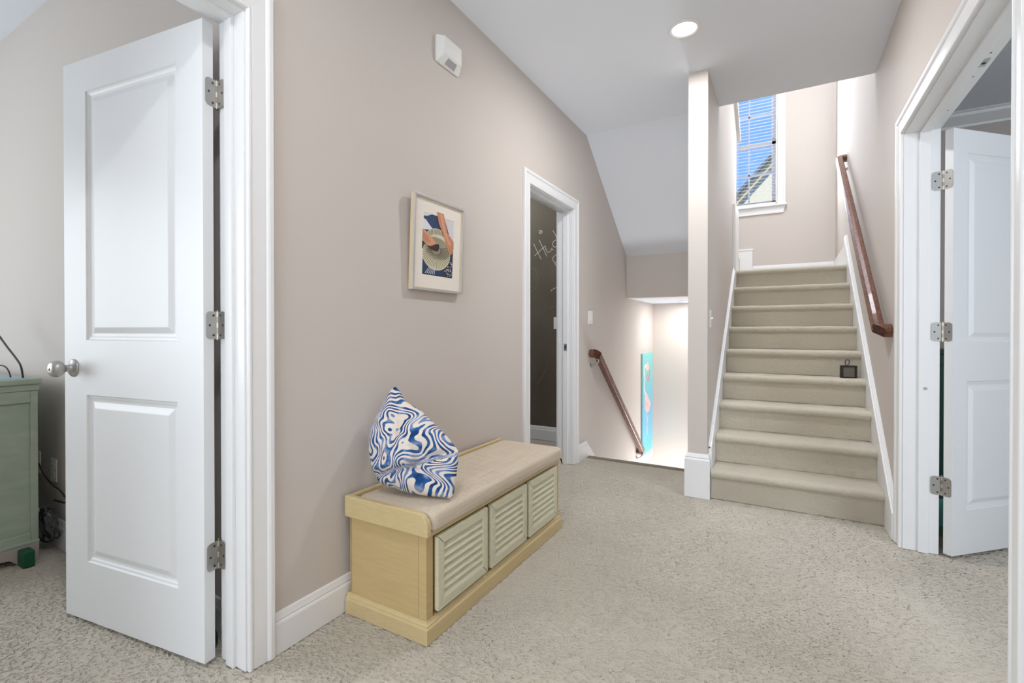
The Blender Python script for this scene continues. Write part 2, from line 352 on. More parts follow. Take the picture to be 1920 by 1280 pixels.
# ------------------------------------------------------------------ door frames
def frame(name, x_h, x_r, d, sgn, label, stop_x, near=True, far_side=True):
    a0, a1, zt = d; bm = bmesh.new()
    xa, xb = min(x_h, x_r), max(x_h, x_r)
    box(bm, xa, xb, a0 - .019, a0, 0, zt); box(bm, xa, xb, a1, a1 + .019, 0, zt); box(bm, xa, xb, a0 - .019, a1 + .019, zt, zt + .019)
    s0, s1 = stop_x
    box(bm, s0, s1, a0, a0 + .011, 0, zt); box(bm, s0, s1, a1 - .011, a1, 0, zt); box(bm, s0, s1, a0 + .011, a1 - .011, zt - .011, zt)
    casing(bm, 'x', x_h, sgn, a0 - .005, a1 + .005, zt + .005)
    k = 1 if near else .3
    casing(bm, 'x', x_r, -sgn, a0 - .005, a1 + (.005 if near else .022), zt + .005, prof=[(u, t * k) for u, t in CAS])
    o = obj(name, bm, 'trim', bevel=.0015); tag(o, label, 'door frame', kind='structure'); return o
t1 = frame('trim_1', XL, XLo, D1, 1, 'white moulded door frame around the near left doorway', (-1.565, -1.525))
t2 = frame('trim_2', XL, XLo, D2, 1, 'white moulded frame of the narrow doorway to the chalkboard room', (-1.555, -1.515))
t3 = frame('trim_3', XR, XRo, D3, -1, 'white moulded frame of the right double doorway', (.575, .615), near=False)
# strike plate on the chalkboard doorway, mark on the right jamb
bm = bmesh.new(); box(bm, -1.545, -1.52, D2[1] - .0125, D2[1] - .0105, .92, .975); box(bm, -1.538, -1.527, D2[1] - .0135, D2[1] - .012, .935, .96, 1)
obj('strike_plate', bm, ['nickel', 'screw'], t2)
bm = bmesh.new(); lathe(bm, [(0, .008), (.002, .008), (.003, .0)], (.600, D3[1] - .0105, .80), (0, -1, 0), 14); obj('hole_plug', bm, 'grille', t3)
for nm, y, x, s in (('ball_catch', 2.35, .628, .013),):
    bm = bmesh.new(); box(bm, x - .011, x + .011, y - .03, y + .03, D3[2] - .003, D3[2]); lathe(bm, [(0, .007), (.002, .006), (.004, 0)], (x, y, D3[2] - .003), (0, 0, -1), 12, 1)
    obj(nm, bm, ['nickel', 'screw'], t3)
for y in (2.28, 2.46, 2.78):
    bm = bmesh.new(); lathe(bm, [(0, .0035), (.001, .003)], (.628, y, D3[2]), (0, 0, -1), 8); obj('screw', bm, 'screw', t3)

# ------------------------------------------------------------------ doors
def panel_profile(bm, u0, u1, z0, z1, face, sgn):
    """moulded recessed panel with raised field; face = local y of the door face"""
    prof = [(0, 0), (.004, .005), (.010, .006), (.016, .009), (.022, .010), (.026, .010), (.044, .003), (.048, .002)]
    rings = [[(u0 + a, face - sgn * d, z0 + a), (u1 - a, face - sgn * d, z0 + a), (u1 - a, face - sgn * d, z1 - a), (u0 + a, face - sgn * d, z1 - a)] for a, d in prof]
    R = sweep(bm, rings, caps=False); bm.faces.new(R[-1])
def door_leaf(name, width, zt, panels, thick=.035, z0=.015, loc=(0, 0), ang=0, label='', side=1):
    """local x runs from the hinge edge, local y from 0 (face towards the hall) to side*thick"""
    root = empty(name, (loc[0], loc[1], 0), ang)
    bm = bmesh.new(); ya, yb = 0, side * thick
    us = [0] + sorted({p[0] for p in panels} | {p[1] for p in panels}) + [width]
    zs = [z0] + sorted({q for p in panels for q in (p[2], p[3])}) + [zt]
    for face, sg in ((ya, -side), (yb, side)):
        for i in range(len(us) - 1):
            for j in range(len(zs) - 1):
                if any(abs(us[i] - p[0]) < 1e-6 and abs(us[i + 1] - p[1]) < 1e-6 and abs(zs[j] - p[2]) < 1e-6 and abs(zs[j + 1] - p[3]) < 1e-6 for p in panels): continue
                bm.faces.new([bm.verts.new((u, face, z)) for u, z in ((us[i], zs[j]), (us[i + 1], zs[j]), (us[i + 1], zs[j + 1]), (us[i], zs[j + 1]))])
        for p in panels: panel_profile(bm, *p, face, sg)
    for u in (0, width): bm.faces.new([bm.verts.new(c) for c in ((u, ya, z0), (u, yb, z0), (u, yb, zt), (u, ya, zt))])
    for z in (z0, zt): bm.faces.new([bm.verts.new(c) for c in ((0, ya, z), (width, ya, z), (width, yb, z), (0, yb, z))])
    bmesh.ops.remove_doubles(bm, verts=bm.verts, dist=1e-5)
    slab = obj('door_slab', bm, 'door', root); tag(root, label, 'door', kind='structure'); return root, slab
def hinge(parent, jx, jy, jdir, pin, ddir, zc, h=.09):
    """jamb leaf lies along jdir from the pin, door leaf along ddir from the pin (world coords)"""
    bm = bmesh.new()
    for (d, nrm) in ((jdir, 0), (ddir, 1)):
        d = Vector(d).normalized(); n = Vector((-d.y, d.x, 0)); L = .042; rc = .014; pts = []
        for cx, cz, a0 in ((L - rc, h / 2 - rc, 0), ):
            pass
        out = [(0, -h / 2), (L - rc, -h / 2)] + [(L - rc + rc * math.sin(a), -h / 2 + rc - rc * math.cos(a)) for a in [PI / 8 * k for k in range(1, 5)]] + \
              [(L - rc + rc * math.cos(a), h / 2 - rc + rc * math.sin(a)) for a in [PI / 8 * k for k in range(0, 5)]] + [(0, h / 2)]
        A = [bm.verts.new(Vector((pin[0], pin[1], zc)) + d * u + n * .0012 + Vector((0, 0, w))) for u, w in out]
        B = [bm.verts.new(Vector((pin[0], pin[1], zc)) + d * u - n * .0012 + Vector((0, 0, w))) for u, w in out]
        bm.faces.new(A); bm.faces.new(B[::-1])
        for i in range(len(A)): bm.faces.new((A[i], B[i], B[(i + 1) % len(A)], A[(i + 1) % len(A)]))
        for u, w in ((.016, .032), (.030, 0), (.016, -.032)):
            for sg in (1, -1): lathe(bm, [(0, .004), (.0004, .0036)], Vector((pin[0], pin[1], zc + w)) + d * u + n * .0013 * sg, n * sg, 10, 1)
    for k in range(5):
        z = zc - h / 2 + k * h / 5
        lathe(bm, [(0.0005, .0055), (h / 5 - .0005, .0055)], (pin[0], pin[1], z), (0, 0, 1), 12, 2 if k % 2 else 0)
    lathe(bm, [(0, .0045), (h + .006, .0045), (h + .009, .002)], (pin[0], pin[1], zc - h / 2 - .003), (0, 0, 1), 12, 2)
    o = obj('hinge', bm, ['nickel', 'screw', 'bronze']); o.parent = parent
    o.matrix_parent_inverse = parent.matrix_world.inverted() if False else Matrix.Translation(-Vector(parent.location)) if parent.rotation_euler[2] == 0 else (Matrix.Translation(parent.location) @ Matrix.Rotation(parent.rotation_euler[2], 4, 'Z')).inverted()
    return o
# left door: hinge edge front corner (-1.603,.830) running to (-2.353,.724)
a1 = math.atan2(-.106, -.75)
ld, slab = door_leaf('door_1', .757, 2.072, [(.124, .622, 1.045, 1.955), (.124, .622, .232, .846)], loc=(-1.603, .830), ang=a1, side=-1,
                     label='white two-panel door standing open on the left')
dv = Vector((math.cos(a1), math.sin(a1), 0)); nv = Vector((-dv.y, dv.x, 0)) * -1
pin1 = Vector((-1.612, .879, 0))
for z in (1.85, 1.098, .347):
    hinge(ld, 0, 0, (1, 0.02, 0), pin1, (-1.6035 - pin1.x + .003, .828 - pin1.y, 0), z)
bm = bmesh.new()   # knob on the hall face (local -> face y=0, outward +y since side=-1)
def knob(bm, u, z, face, sg):
    lathe(bm, [(0, .033), (.003, .033), (.007, .029), (.010, .016), (.014, .013), (.026, .0125), (.030, .014), (.036, .024), (.044, .029), (.054, .030), (.064, .027), (.070, .020), (.072, .010), (.0725, .0)], (u, face, z), (0, sg, 0), 28)
    lathe(bm, [(0, .006), (.002, .005)], (u, face + sg * .0715, z), (0, sg, 0), 12, 1)
knob(bm, .700, .942, 0, 1); knob(bm, .700, .942, -.035, -1)
obj('door_knob', bm, ['nickel', 'bronze'], ld, smooth=True)
bm = bmesh.new(); box(bm, .757, .7585, -.029, -.006, .912, .970); obj('latch_plate', bm, 'nickel', ld)
# right door leaf
a3 = math.atan2(.69, .72)
rd, slab = door_leaf('door_2', .612, 2.034, [(.092, .520, 1.025, 1.925), (.092, .520, .225, .84)], loc=(.693, 2.974), ang=a3, side=1,
                     label='white two-panel door leaf opened into the right room')
dv3 = Vector((math.cos(a3), math.sin(a3), 0)); pin3 = Vector((.664, 3.006, 0))
for z in (1.80, 1.075, .335):
    hinge(rd, 0, 0, (-1, 0.0, 0), pin3, (.693 - .664 , 2.9725 - 3.006, 0), z)
# second leaf of the double door, open against the near jamb
ld2, slab = door_leaf('door_3', .612, 2.034, [(.092, .520, 1.025, 1.925), (.092, .520, .225, .84)], loc=(.70, 1.715), ang=math.radians(-84), side=-1,
                      label='white door leaf opened beside the near right jamb')

# ------------------------------------------------------------------ baseboards and stair trim
baseboard('baseboard_left', (XL, D1[1] + .09), (XL, D2[0] - .09), (1, 0), label='white baseboard along the left wall behind the bench')
bm = bmesh.new()   # board end beside the stairs going down, cut to the stair slope
y0b = D2[1] + .09
prism(bm, [(y0b, -.03), (4.06, -.03), (3.885, .11), (3.868, .136), (y0b, .136)], 'x', XL, XL + .011)
prism(bm, [(y0b, -.03), (4.06, -.03), (3.895, .10), (y0b, .10)], 'x', XL, XL + .015)
tag(obj('baseboard_stair_end', bm, 'trim'), 'short white baseboard end cut on a slant above the stairs going down', 'baseboard', kind='structure')
baseboard('baseboard_bedroom', (-5, .95), (XLo - .0, .95), (0, -1), label='white baseboard in the left room behind the open door')
baseboard('baseboard_right', (XR, -3), (XR, D3[0] - .09), (-1, 0), label='white baseboard on the right wall before the double door')
baseboard('baseboard_chalkboard', (-5, 4.25), (XLo, 4.25), (0, -1), label='white baseboard under the chalkboard wall')
baseboard('baseboard_office', (XRo, 4.95), (5, 4.95), (0, -1), label='white baseboard in the right room')
bm = bmesh.new()
pf = [(t, s * 2.05) for t, s in BASE]
P = [(0, 0), (.018, 0), (.018, .243), (.016, .250), (.011, .254), (.013, .262), (.008, .274), (.004, .283), (0, .284)]
xa, xb, yf = PX0, PX1, 3.28
rings = [[(xa - t, 3.84, z) for t, z in P], [(xa - t, yf - t, z) for t, z in P], [(xb + t, yf - t, z) for t, z in P], [(xb + t, 3.33, z) for t, z in P]]
sweep(bm, rings)
tag(obj('baseboard_post', bm, 'trim'), 'tall white plinth wrapping the foot of the narrow wall end', 'baseboard', kind='structure')
baseboard('baseboard_landing', (-.33, YB), (XR, YB), (0, -1), 1.5, 1.674, label='white baseboard above the landing at the top of the stairs')
def skirt(name, x0, x1, yA, yB, label, cap_in):
    nz = lambda y, c: .186 + (y - Y0) * RISE / RUN + c
    bm = bmesh.new()
    ys = yA
    top = [(ys, max(nz(ys, .09), 0)), (yB, nz(yB, .09)), (yB, 1.66 if yB > 5.1 else 0), (5.0, 1.2), (3.7, 0), (ys, 0)]
    prism(bm, top, 'x', x0, x1)
    w = .006
    prism(bm, [(ys, max(nz(ys, .105), 0)), (yB, nz(yB, .105)), (yB, nz(yB, .078)), (ys, max(nz(ys, .078), 0))], 'x', *cap_in)
    o = obj(name, bm, 'trim', bevel=.002); tag(o, label, 'stair trim', kind='structure'); return o
skirt('trim_4', PX1, -.402, 3.335, 5.40, 'white skirt board rising along the left side of the upper stairs', (PX1, -.410))
skirt('trim_5', .488, XR, 3.10, 5.40, 'white skirt board rising along the right side of the upper stairs', (.497, XR))
bm = bmesh.new()   # skirt on the right continues to the door casing and up on the landing
prism(bm, [(3.10, 0), (3.10, .05), (3.14, .15), (3.30, .27), (3.30, 0)], 'x', .497, XR)
prism(bm, [(5.40, 1.66), (5.40, 1.96), (5.47, 1.93), (5.55, 1.885), (YB, 1.878), (YB, 1.66)], 'x', .500, XR)
tag(obj('trim_6', bm, 'trim'), 'white baseboard on the right wall of the upper landing', 'trim', kind='structure')
bm = bmesh.new()   # white end board of the partition above the landing, taller block on the back wall
box(bm, PX0 - .02, -.400, 5.03, 5.415, 1.674, 2.30)
box(bm, -.62, -.331, YB - .02, YB, 1.674, 2.085); box(bm, -.62, -.325, YB - .026, YB, 2.07, 2.09)
tag(obj('trim_8', bm, 'trim', bevel=.002), 'white end board and block where the stairs turn on the upper landing', 'trim', kind='structure')
bm = bmesh.new()   # sloped cap on the partition
prism(bm, [(3.95, zc(3.95)), (5.53, zc(5.53)), (5.53, zc(5.53) - .035), (3.95, zc(3.95) - .035)], 'x', PX0 - .03, PX1 + .032)
tag(obj('trim_9', bm, 'trim', bevel=.003), 'white sloped cap on top of the partition beside the window', 'trim', kind='structure')

# ------------------------------------------------------------------ stairs
def step_mesh(x0, x1, yn, z, depth, rise=RISE):
    """carpeted step: rounded nosing at yn, tread top z, riser set back, shaggy surface"""
    bm = bmesh.new(); r = .025; back = .028; zb = z - rise
    key = [(yn + depth + .05, zb), (yn + depth + .05, z), (yn + r + .02, z + .001)]
    key += [(yn + r - r * math.sin(a), z - r + r * math.cos(a)) for a in [PI * k / 10 for k in range(0, 10)]]
    key += [(yn + back - .004, z - 2 * r - .002), (yn + back, z - 2 * r - .012), (yn + back, zb)]
    P = [key[0]]
    for a, b in zip(key, key[1:]):
        L = math.hypot(b[0] - a[0], b[1] - a[1]); k = max(1, int(L / .007)) if a is not key[0] else 1
        for i in range(1, k + 1): P.append((a[0] + (b[0] - a[0]) * i / k, a[1] + (b[1] - a[1]) * i / k))
    n = int((x1 - x0) / .0062); rings = []; m = len(P)
    nr = []
    for i in range(m):
        a, b = P[max(0, i - 1)], P[min(m - 1, i + 1)]; d = Vector((b[0] - a[0], b[1] - a[1])); d.normalize(); nr.append((d.y, -d.x))
    for i in range(n + 1):
        x = x0 + (x1 - x0) * i / n; ring = []
        for q, ((y, zz), (ny_, nz_)) in enumerate(zip(P, nr)):
            if 1 < q < m - 1:
                v = mnoise.noise(Vector((x * 70, y * 130, zz * 130 + z * 7))); w = mnoise.noise(Vector((x * 7, y * 9, zz * 9 + z * 5)))
                d = .0032 * w - .0045 * max(0, v - .1) / .5
            else: d = 0
            ring.append((x, y - ny_ * d * -1, zz - nz_ * d * -1))
        rings.append(ring)
    sweep(bm, rings); return bm
st = empty('staircase', (.04, Y0, 0)); tag(st, 'beige carpeted staircase rising to the window landing', 'stairs', kind='structure')
for k in range(9):
    yn = Y0 + k * RUN
    bm = step_mesh(-.4025, .4885, yn, RISE * (k + 1), RUN if k < 8 else .08)
    o = obj('step', bm, 'stair_carpet', smooth=True); o.parent = st; o.matrix_parent_inverse = Matrix.Translation((-.04, -Y0, 0))
st2 = empty('staircase_down', (-1.0, 3.84, 0)); tag(st2, 'beige carpeted stairs going down beside the left wall', 'stairs', kind='structure')
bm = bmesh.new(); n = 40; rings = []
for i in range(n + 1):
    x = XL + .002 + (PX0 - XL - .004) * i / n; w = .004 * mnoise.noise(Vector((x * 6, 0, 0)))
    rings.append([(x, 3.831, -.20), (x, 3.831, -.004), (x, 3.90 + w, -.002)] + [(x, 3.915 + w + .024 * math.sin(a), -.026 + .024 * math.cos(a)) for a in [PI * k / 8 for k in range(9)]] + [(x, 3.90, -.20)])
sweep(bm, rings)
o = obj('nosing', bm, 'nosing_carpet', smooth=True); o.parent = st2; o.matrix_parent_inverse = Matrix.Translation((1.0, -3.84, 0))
bm = bmesh.new()
for k in range(9):
    box(bm, XL + .002, PX0 - .002, 3.92 + k * RUN - .03, 3.92 + (k + 1) * RUN, -RISE * (k + 2), -RISE * (k + 1))
o = obj('lower_steps', bm, 'stair_carpet', bevel=.02); o.parent = st2; o.matrix_parent_inverse = Matrix.Translation((1.0, -3.84, 0))
# first step of the next flight, turning left on the landing
bm = bmesh.new()
pts = [(-1.47, 5.42), (-.50, 5.42), (-.42, 5.42), (-.405, 5.50), (-.405, 5.62), (-.43, 5.68), (-.50, 5.70), (-1.47, 5.70)]
prism(bm, pts, 'z', 1.674, 1.86)
tag(obj('staircase_upper', bm, 'stair_carpet', bevel=.022, seg=4, smooth=False), 'first carpeted step of the next flight, peeking out left of the landing', 'stairs', kind='structure')

# ------------------------------------------------------------------ window and blind
win = empty('window_1', (-.5, YB, wz0)); tag(win, 'white double-hung window at the top of the stairs', 'window', kind='structure')
def wpart(name, bxs, m, **k):
    o = boxes(name, bxs, m, **k); o.parent = win; o.matrix_parent_inverse = Matrix.Translation((.5, -YB, -wz0)); return o
yS = YB + .06
mid = 3.375
fr = [(wx0, wx0 + .03, YB, YB + .14, wz0, wz1), (wx1 - .012, wx1, YB, YB + .14, wz0, wz1), (wx0, wx1, YB, YB + .14, wz1 - .02, wz1), (wx0, wx1, YB, YB + .14, wz0, wz0 + .02)]
wpart('window_frame', fr, 'trim')
def sash(name, z0, z1, y, nv=3):
    a0, a1 = wx0 + .03, wx1 - .012
    b = [(a0, a0 + .045, y, y + .035, z0, z1), (a1 - .045, a1, y, y + .035, z0, z1), (a0, a1, y, y + .035, z0, z0 + .045), (a0, a1, y, y + .035, z1 - .045, z1)]
    w = (a1 - a0 - .09) / nv
    for k in range(1, nv): b.append((a0 + .045 + k * w - .009, a0 + .045 + k * w + .009, y + .008, y + .026, z0, z1))
    b.append((a0, a1, y + .008, y + .026, (z0 + z1) / 2 - .009, (z0 + z1) / 2 + .009))
    wpart(name, b, 'trim'); 
    wpart('glass_pane', [(a0 + .04, a1 - .04, y + .016, y + .019, z0 + .04, z1 - .04)], 'glass')
sash('lower_sash', wz0 + .02, mid + .03, yS); sash('upper_sash', mid - .02, wz1 - .02, yS + .036)
bm = bmesh.new(); casing(bm, 'y', YB, -1, wx0 - .005, wx1 + .005, wz1 + .005, wz0)
o = obj('window_casing', bm, 'trim'); o.parent = win; o.matrix_parent_inverse = Matrix.Translation((.5, -YB, -wz0))
bm = bmesh.new(); box(bm, wx0 - .11, wx1 + .106, YB - .05, YB + .06, wz0 - .022, wz0)
o = obj('window_sill', bm, 'trim', bevel=.004); o.parent = win; o.matrix_parent_inverse = Matrix.Translation((.5, -YB, -wz0))
bm = bmesh.new(); prism(bm, [(wx0 - .09, wz0 - .022), (wx1 + .088, wz0 - .022), (wx1 + .070, wz0 - .105), (wx0 - .07, wz0 - .105)], 'y', YB - .018, YB)
o = obj('window_apron', bm, 'trim'); o.parent = win; o.matrix_parent_inverse = Matrix.Translation((.5, -YB, -wz0))
bl = empty('window_blind', (-.5, YB + .03, wz0 + .02)); tag(bl, 'white horizontal slat blind hanging open in the stair window', 'blind')
bpar = Matrix.Translation((.5, -YB - .03, -wz0 - .02))
a0, a1 = wx0 + .036, wx1 - .016
o = boxes('head_rail', [(a0, a1, YB + .004, YB + .056, wz1 - .07, wz1 - .022)], 'slat', bl); o.matrix_parent_inverse = bpar
o = boxes('bottom_rail', [(a0, a1, YB + .006, YB + .054, wz0 + .022, wz0 + .036)], 'slat', bl); o.matrix_parent_inverse = bpar
z = wz0 + .06; R_ = math.radians(12)
sb = bmesh.new(); box(sb, a0, a1, -.022, .022, -.0012, .0012); sm = bpy.data.meshes.new('blind_slat'); sb.to_mesh(sm); sb.free(); sm.materials.append(M['slat'])
while z < wz1 - .08:
    o = bpy.data.objects.new('blind_slat', sm); COL.objects.link(o); o.location = (0, YB + .03, z); o.rotation_euler = (R_, 0, 0); o.parent = bl; o.matrix_parent_inverse = bpar; z += .040
bm = bmesh.new()
for x in (wx0 + .15, -.5, wx1 - .055):
    for yy in (YB + .009, YB + .051): box(bm, x - .001, x + .001, yy, yy + .001, wz0 + .03, wz1 - .03)
o = obj('ladder_cords', bm, 'slat', bl); o.matrix_parent_inverse = bpar

# neighbour house outside
hs = empty('neighbour_house', (0, 16.5, 0)); tag(hs, 'cream gabled house next door seen through the stair window', 'house')
hp = Matrix.Translation((0, -16.5, 0))
sl = (6.266 - 5.224) / (1.263 - .31)
gz = lambda x: 6.266 + (x + .31) * sl
bm = bmesh.new(); prism(bm, [(-4.2, 0), (4.6, 0), (4.6, gz(.2) - 4.4 * sl), (.2, gz(.2)), (-4.2, gz(-4.2))], 'y', 16.1, 20)
o = obj('gable_wall', bm, 'house_side', hs); o.matrix_parent_inverse = hp
bm = bmesh.new(); prism(bm, [(-4.6, gz(-4.6) + .06), (-4.6, gz(-4.6) - .06), (.2, gz(.2) - .06), (5, gz(.2) - .06 - 4.8 * sl), (5, gz(.2) + .06 - 4.8 * sl), (.2, gz(.2) + .06)], 'y', 15.98, 20)
o = obj('main_roof', bm, 'house_roof', hs); o.matrix_parent_inverse = hp
bm = bmesh.new(); q = lambda x: 5.80 + (x + .364) * sl
prism(bm, [(-3.6, q(-3.6) + .05), (-3.6, q(-3.6) - .08), (.6, q(.6) - .08), (.6, q(.6) + .05)], 'y', 15.93, 16.1)
o = obj('porch_roof', bm, 'house_roof', hs); o.matrix_parent_inverse = hp
bm = bmesh.new(); prism(bm, [(-3.0, 0), (.6, 0), (.6, q(.6) - .08), (-3.0, q(-3.0) - .08)], 'y', 15.97, 16.1)
o = obj('porch_wall', bm, 'house_trim', hs); o.matrix_parent_inverse = hp

# ------------------------------------------------------------------ handrails
def rail(name, ps, wall_x, sgn, label, brackets, drop=.055):
    """ps: (x,y,z) centre line bottom/top; short returns to the wall at both ends"""
    root = empty(name, ps[0]); inv = Matrix.Translation(-Vector(ps[0])); tag(root, label, 'handrail')
    w, h = .028, .032
    prof = [(-.8, -1), (.8, -1), (1, -.75), (.82, -.35), (.82, -.15), (1, .1), (1, .55), (.7, .92), (0, 1), (-.7, .92), (-1, .55), (-1, .1), (-.82, -.15), (-.82, -.35), (-1, -.75)]
    A, B = Vector(ps[0]), Vector(ps[1]); t = (B - A).normalized(); side = Vector((1, 0, 0)); up = side.cross(t) * (1 if side.cross(t).z > 0 else -1)
    ex = -sgn  # towards the wall
    def ring_slope(P, cut):  # profile, mitred 45 deg at the return
        out = []
        for a, b in prof:
            off = side * a * w + up * b * h; out.append(P + off + t * (cut * (a * w) * ex))
        return out
    bm = bmesh.new()
    sweep(bm, [ring_slope(A, -1), ring_slope(B, 1)])
    o = obj('rail', bm, 'rail', root, smooth=False, bevel=.002); o.matrix_parent_inverse = inv
    for P, c in ((A, -1), (B, 1)):
        bm = bmesh.new(); r0 = ring_slope(P, c); xw = wall_x + sgn * .001
        # return: extrude the profile (width direction now along t) to the wall
        r1 = [Vector((xw, (P + up * b * h + t * (c * a * w * ex)).y, (P + up * b * h + t * (c * a * w * ex)).z)) for a, b in prof]
        sweep(bm, [r0, r1]); o = obj('rail_return', bm, 'rail', root, bevel=.002); o.matrix_parent_inverse = inv
    for f in brackets:
        P = A.lerp(B, f) - Vector((0, 0, h)); bm = bmesh.new()
        wpt = Vector((wall_x, P.y, P.z - drop))
        lathe(bm, [(0, .020), (.004, .020), (.008, .010)], wpt, (sgn, 0, 0), 16)
        tube(bm, bez([wpt + Vector((sgn * .005, 0, 0)), wpt + Vector((sgn * .03, 0, .0)), Vector((P.x, P.y, P.z - .03)), Vector((P.x, P.y, P.z))], 5), .006, 10)
        box(bm, P.x - .011, P.x + .011, P.y - .028, P.y + .028, P.z - .004, P.z + .001)
        lathe(bm, [(0, .007), (.022, .005), (.026, .002)], wpt + Vector((sgn * .012, 0, -.004)), (0, 0, -1), 10)
        o = obj('rail_bracket', bm, 'nickel', root, smooth=False); o.matrix_parent_inverse = inv
rail('handrail', ((-1.405, 3.965, .885), (-1.405, 5.52, -.315)), XL, 1, 'dark mahogany handrail slanting down the left wall beside the blue painting', (.015, .985))
rail('handrail', ((.458, 3.285, 1.083), (.458, 5.50, 2.72)), XR, -1, 'dark mahogany handrail climbing the right wall above the upper stairs', (.05, .965), .03)

# ------------------------------------------------------------------ storage bench
BX0, BX1, BY0, BY1 = -1.455, -1.054, 1.264, 2.405
be = empty('storage_bench', (-1.25, 1.83, 0)); tag(be, 'cream wooden storage bench with three louvered fronts against the left wall', 'bench')
bi = Matrix.Translation((1.25, -1.83, 0))
def bp(name, bm, m, **k):
    o = obj(name, bm, m, be, **k); o.matrix_parent_inverse = bi; return o
bm = bmesh.new()
P = [(0, 0), (.0, .052), (.004, .058), (.004, .063), (.010, .069), (.012, .075)]
rings = []
for a, z in P: rings.append([(BX0, BY0 + a, z), (BX1 - a, BY0 + a, z), (BX1 - a, BY1 - a, z), (BX0, BY1 - a, z)])
sweep(bm, rings); bp('plinth', bm, 'bench_x')
bm = bmesh.new()
fx = -1.070
box(bm, BX0 + .01, -1.110, 1.285, BY1 - .018, .074, .370)           # body (side panel inset)
box(bm, -1.104, fx, 1.279, 1.315, .074, .370)                        # front corner stile
box(bm, -1.104, fx, BY1 - .075, BY1 - .014, .074, .370)
box(bm, BX0 + .01, BX0 + .012, 1.279, 1.29, .074, .370)
box(bm, -1.106, fx, 1.315, BY1 - .06, .3585, .362)
bp('body', bm, 'bench', bevel=.0015)
bm = bmesh.new(); box(bm, -1.106, -1.092, 1.316, BY1 - .062, .076, .350); bp('front_recess', bm, 'bench_gap')
for ya, yb in ((1.324, 1.648), (1.674, 1.992), (2.018, 2.338)):
    z0, z1 = .090, .356; x1 = -1.053; x0 = -1.069; w = .034
    bm = bmesh.new()
    # mitred frame
    O = [(ya, z0), (yb, z0), (yb, z1), (ya, z1)]; I = [(ya + w, z0 + w), (yb - w, z0 + w), (yb - w, z1 - w), (ya + w, z1 - w)]
    for i in range(4):
        j = (i + 1) % 4
        g = .0007
        q = [O[i], O[j], I[j], I[i]]; c = (sum(p[0] for p in q) / 4, sum(p[1] for p in q) / 4)
        q = [(p[0] + (c[0] - p[0]) * .009, p[1] + (c[1] - p[1]) * .02) for p in q]
        prism(bm, q, 'x', x0, x1)
    box(bm, -1.090, -1.0695, ya + .003, yb - .003, z0 + .003, z1 - .003, 1)
    dr = bp('louvered_front', bm, ['louver', 'bench_gap'], bevel=.0010)
    bm = bmesh.new(); n = 7; H = (z1 - z0 - 2 * w) / n
    for k in range(n):
        za = z0 + w + k * H
        prism(bm, [(x1 - .0015, za + .0005), (x1 - .005, za), (x1 - .0155, za + H - .004), (x1 - .011, za + H - .0035)], 'y', ya + w - .001, yb - w + .001)
    o = obj('louver_slats', bm, 'louver', dr)
bm = bmesh.new(); box(bm, BX0, -1.062, BY0 + .02, BY1 - .02, .362, .381); bp('seat_ledge', bm, 'bench_x', bevel=.003)
def arm(y0, y1, zt):
    bm = bmesh.new(); r = .05
    pts = [(BX0, .372), (BX1 + .004, .372), (BX1 + .004, zt - r)] + [(BX1 + .004 - r + r * math.cos(a), zt - r + r * math.sin(a)) for a in [PI / 16 * k for k in range(1, 9)]] + [(BX0, zt)]
    prism(bm, pts, 'y', y0, y1); bp('side_arm', bm, 'bench_x', bevel=.004)
arm(1.260, 1.284, .452); arm(2.399, 2.408, .404)
bm = bmesh.new(); box(bm, BX0, BX0 + .022, 1.284, 2.399, .372, .450); bp('back_rail', bm, 'bench_x', bevel=.003)
# cushion
bm = bmesh.new(); nx, ny = 26, 60
cx0, cx1, cy0, cy1, cz0, cz1 = -1.428, -1.047, 1.289, 2.398, .3812, .447
def cush(u, v, top):
    x = cx0 + (cx1 - cx0) * u; y = cy0 + (cy1 - cy0) * v
    return x, y
rings = []
prof = [(0.008, 0), (.002, .003), (0, .010), (0, .050), (.003, .058), (.010, .063), (.026, .066), (.08, .070)]
def rr(i0, z, n=10, rad=.03):
    x0, x1, y0, y1 = cx0 + i0, cx1 - i0, cy0 + i0, cy1 - i0; rad = max(rad - i0 * .3, .01); out = []
    for (cx, cy, a) in ((x1 - rad, y0 + rad, -PI / 2), (x1 - rad, y1 - rad, 0), (x0 + rad, y1 - rad, PI / 2), (x0 + rad, y0 + rad, PI)):
        for k in range(n + 1): out.append((cx + rad * math.cos(a + PI / 2 * k / n), cy + rad * math.sin(a + PI / 2 * k / n), cz0 + z))
    return out
for a, z in prof: rings.append(rr(a, z))
sweep(bm, rings)
cu = obj('bench_cushion', bm, 'linen', smooth=True); tag(cu, 'oatmeal linen seat cushion lying on the cream storage bench', 'cushion')

# ------------------------------------------------------------------ throw pillow (leaning slumped against the wall)

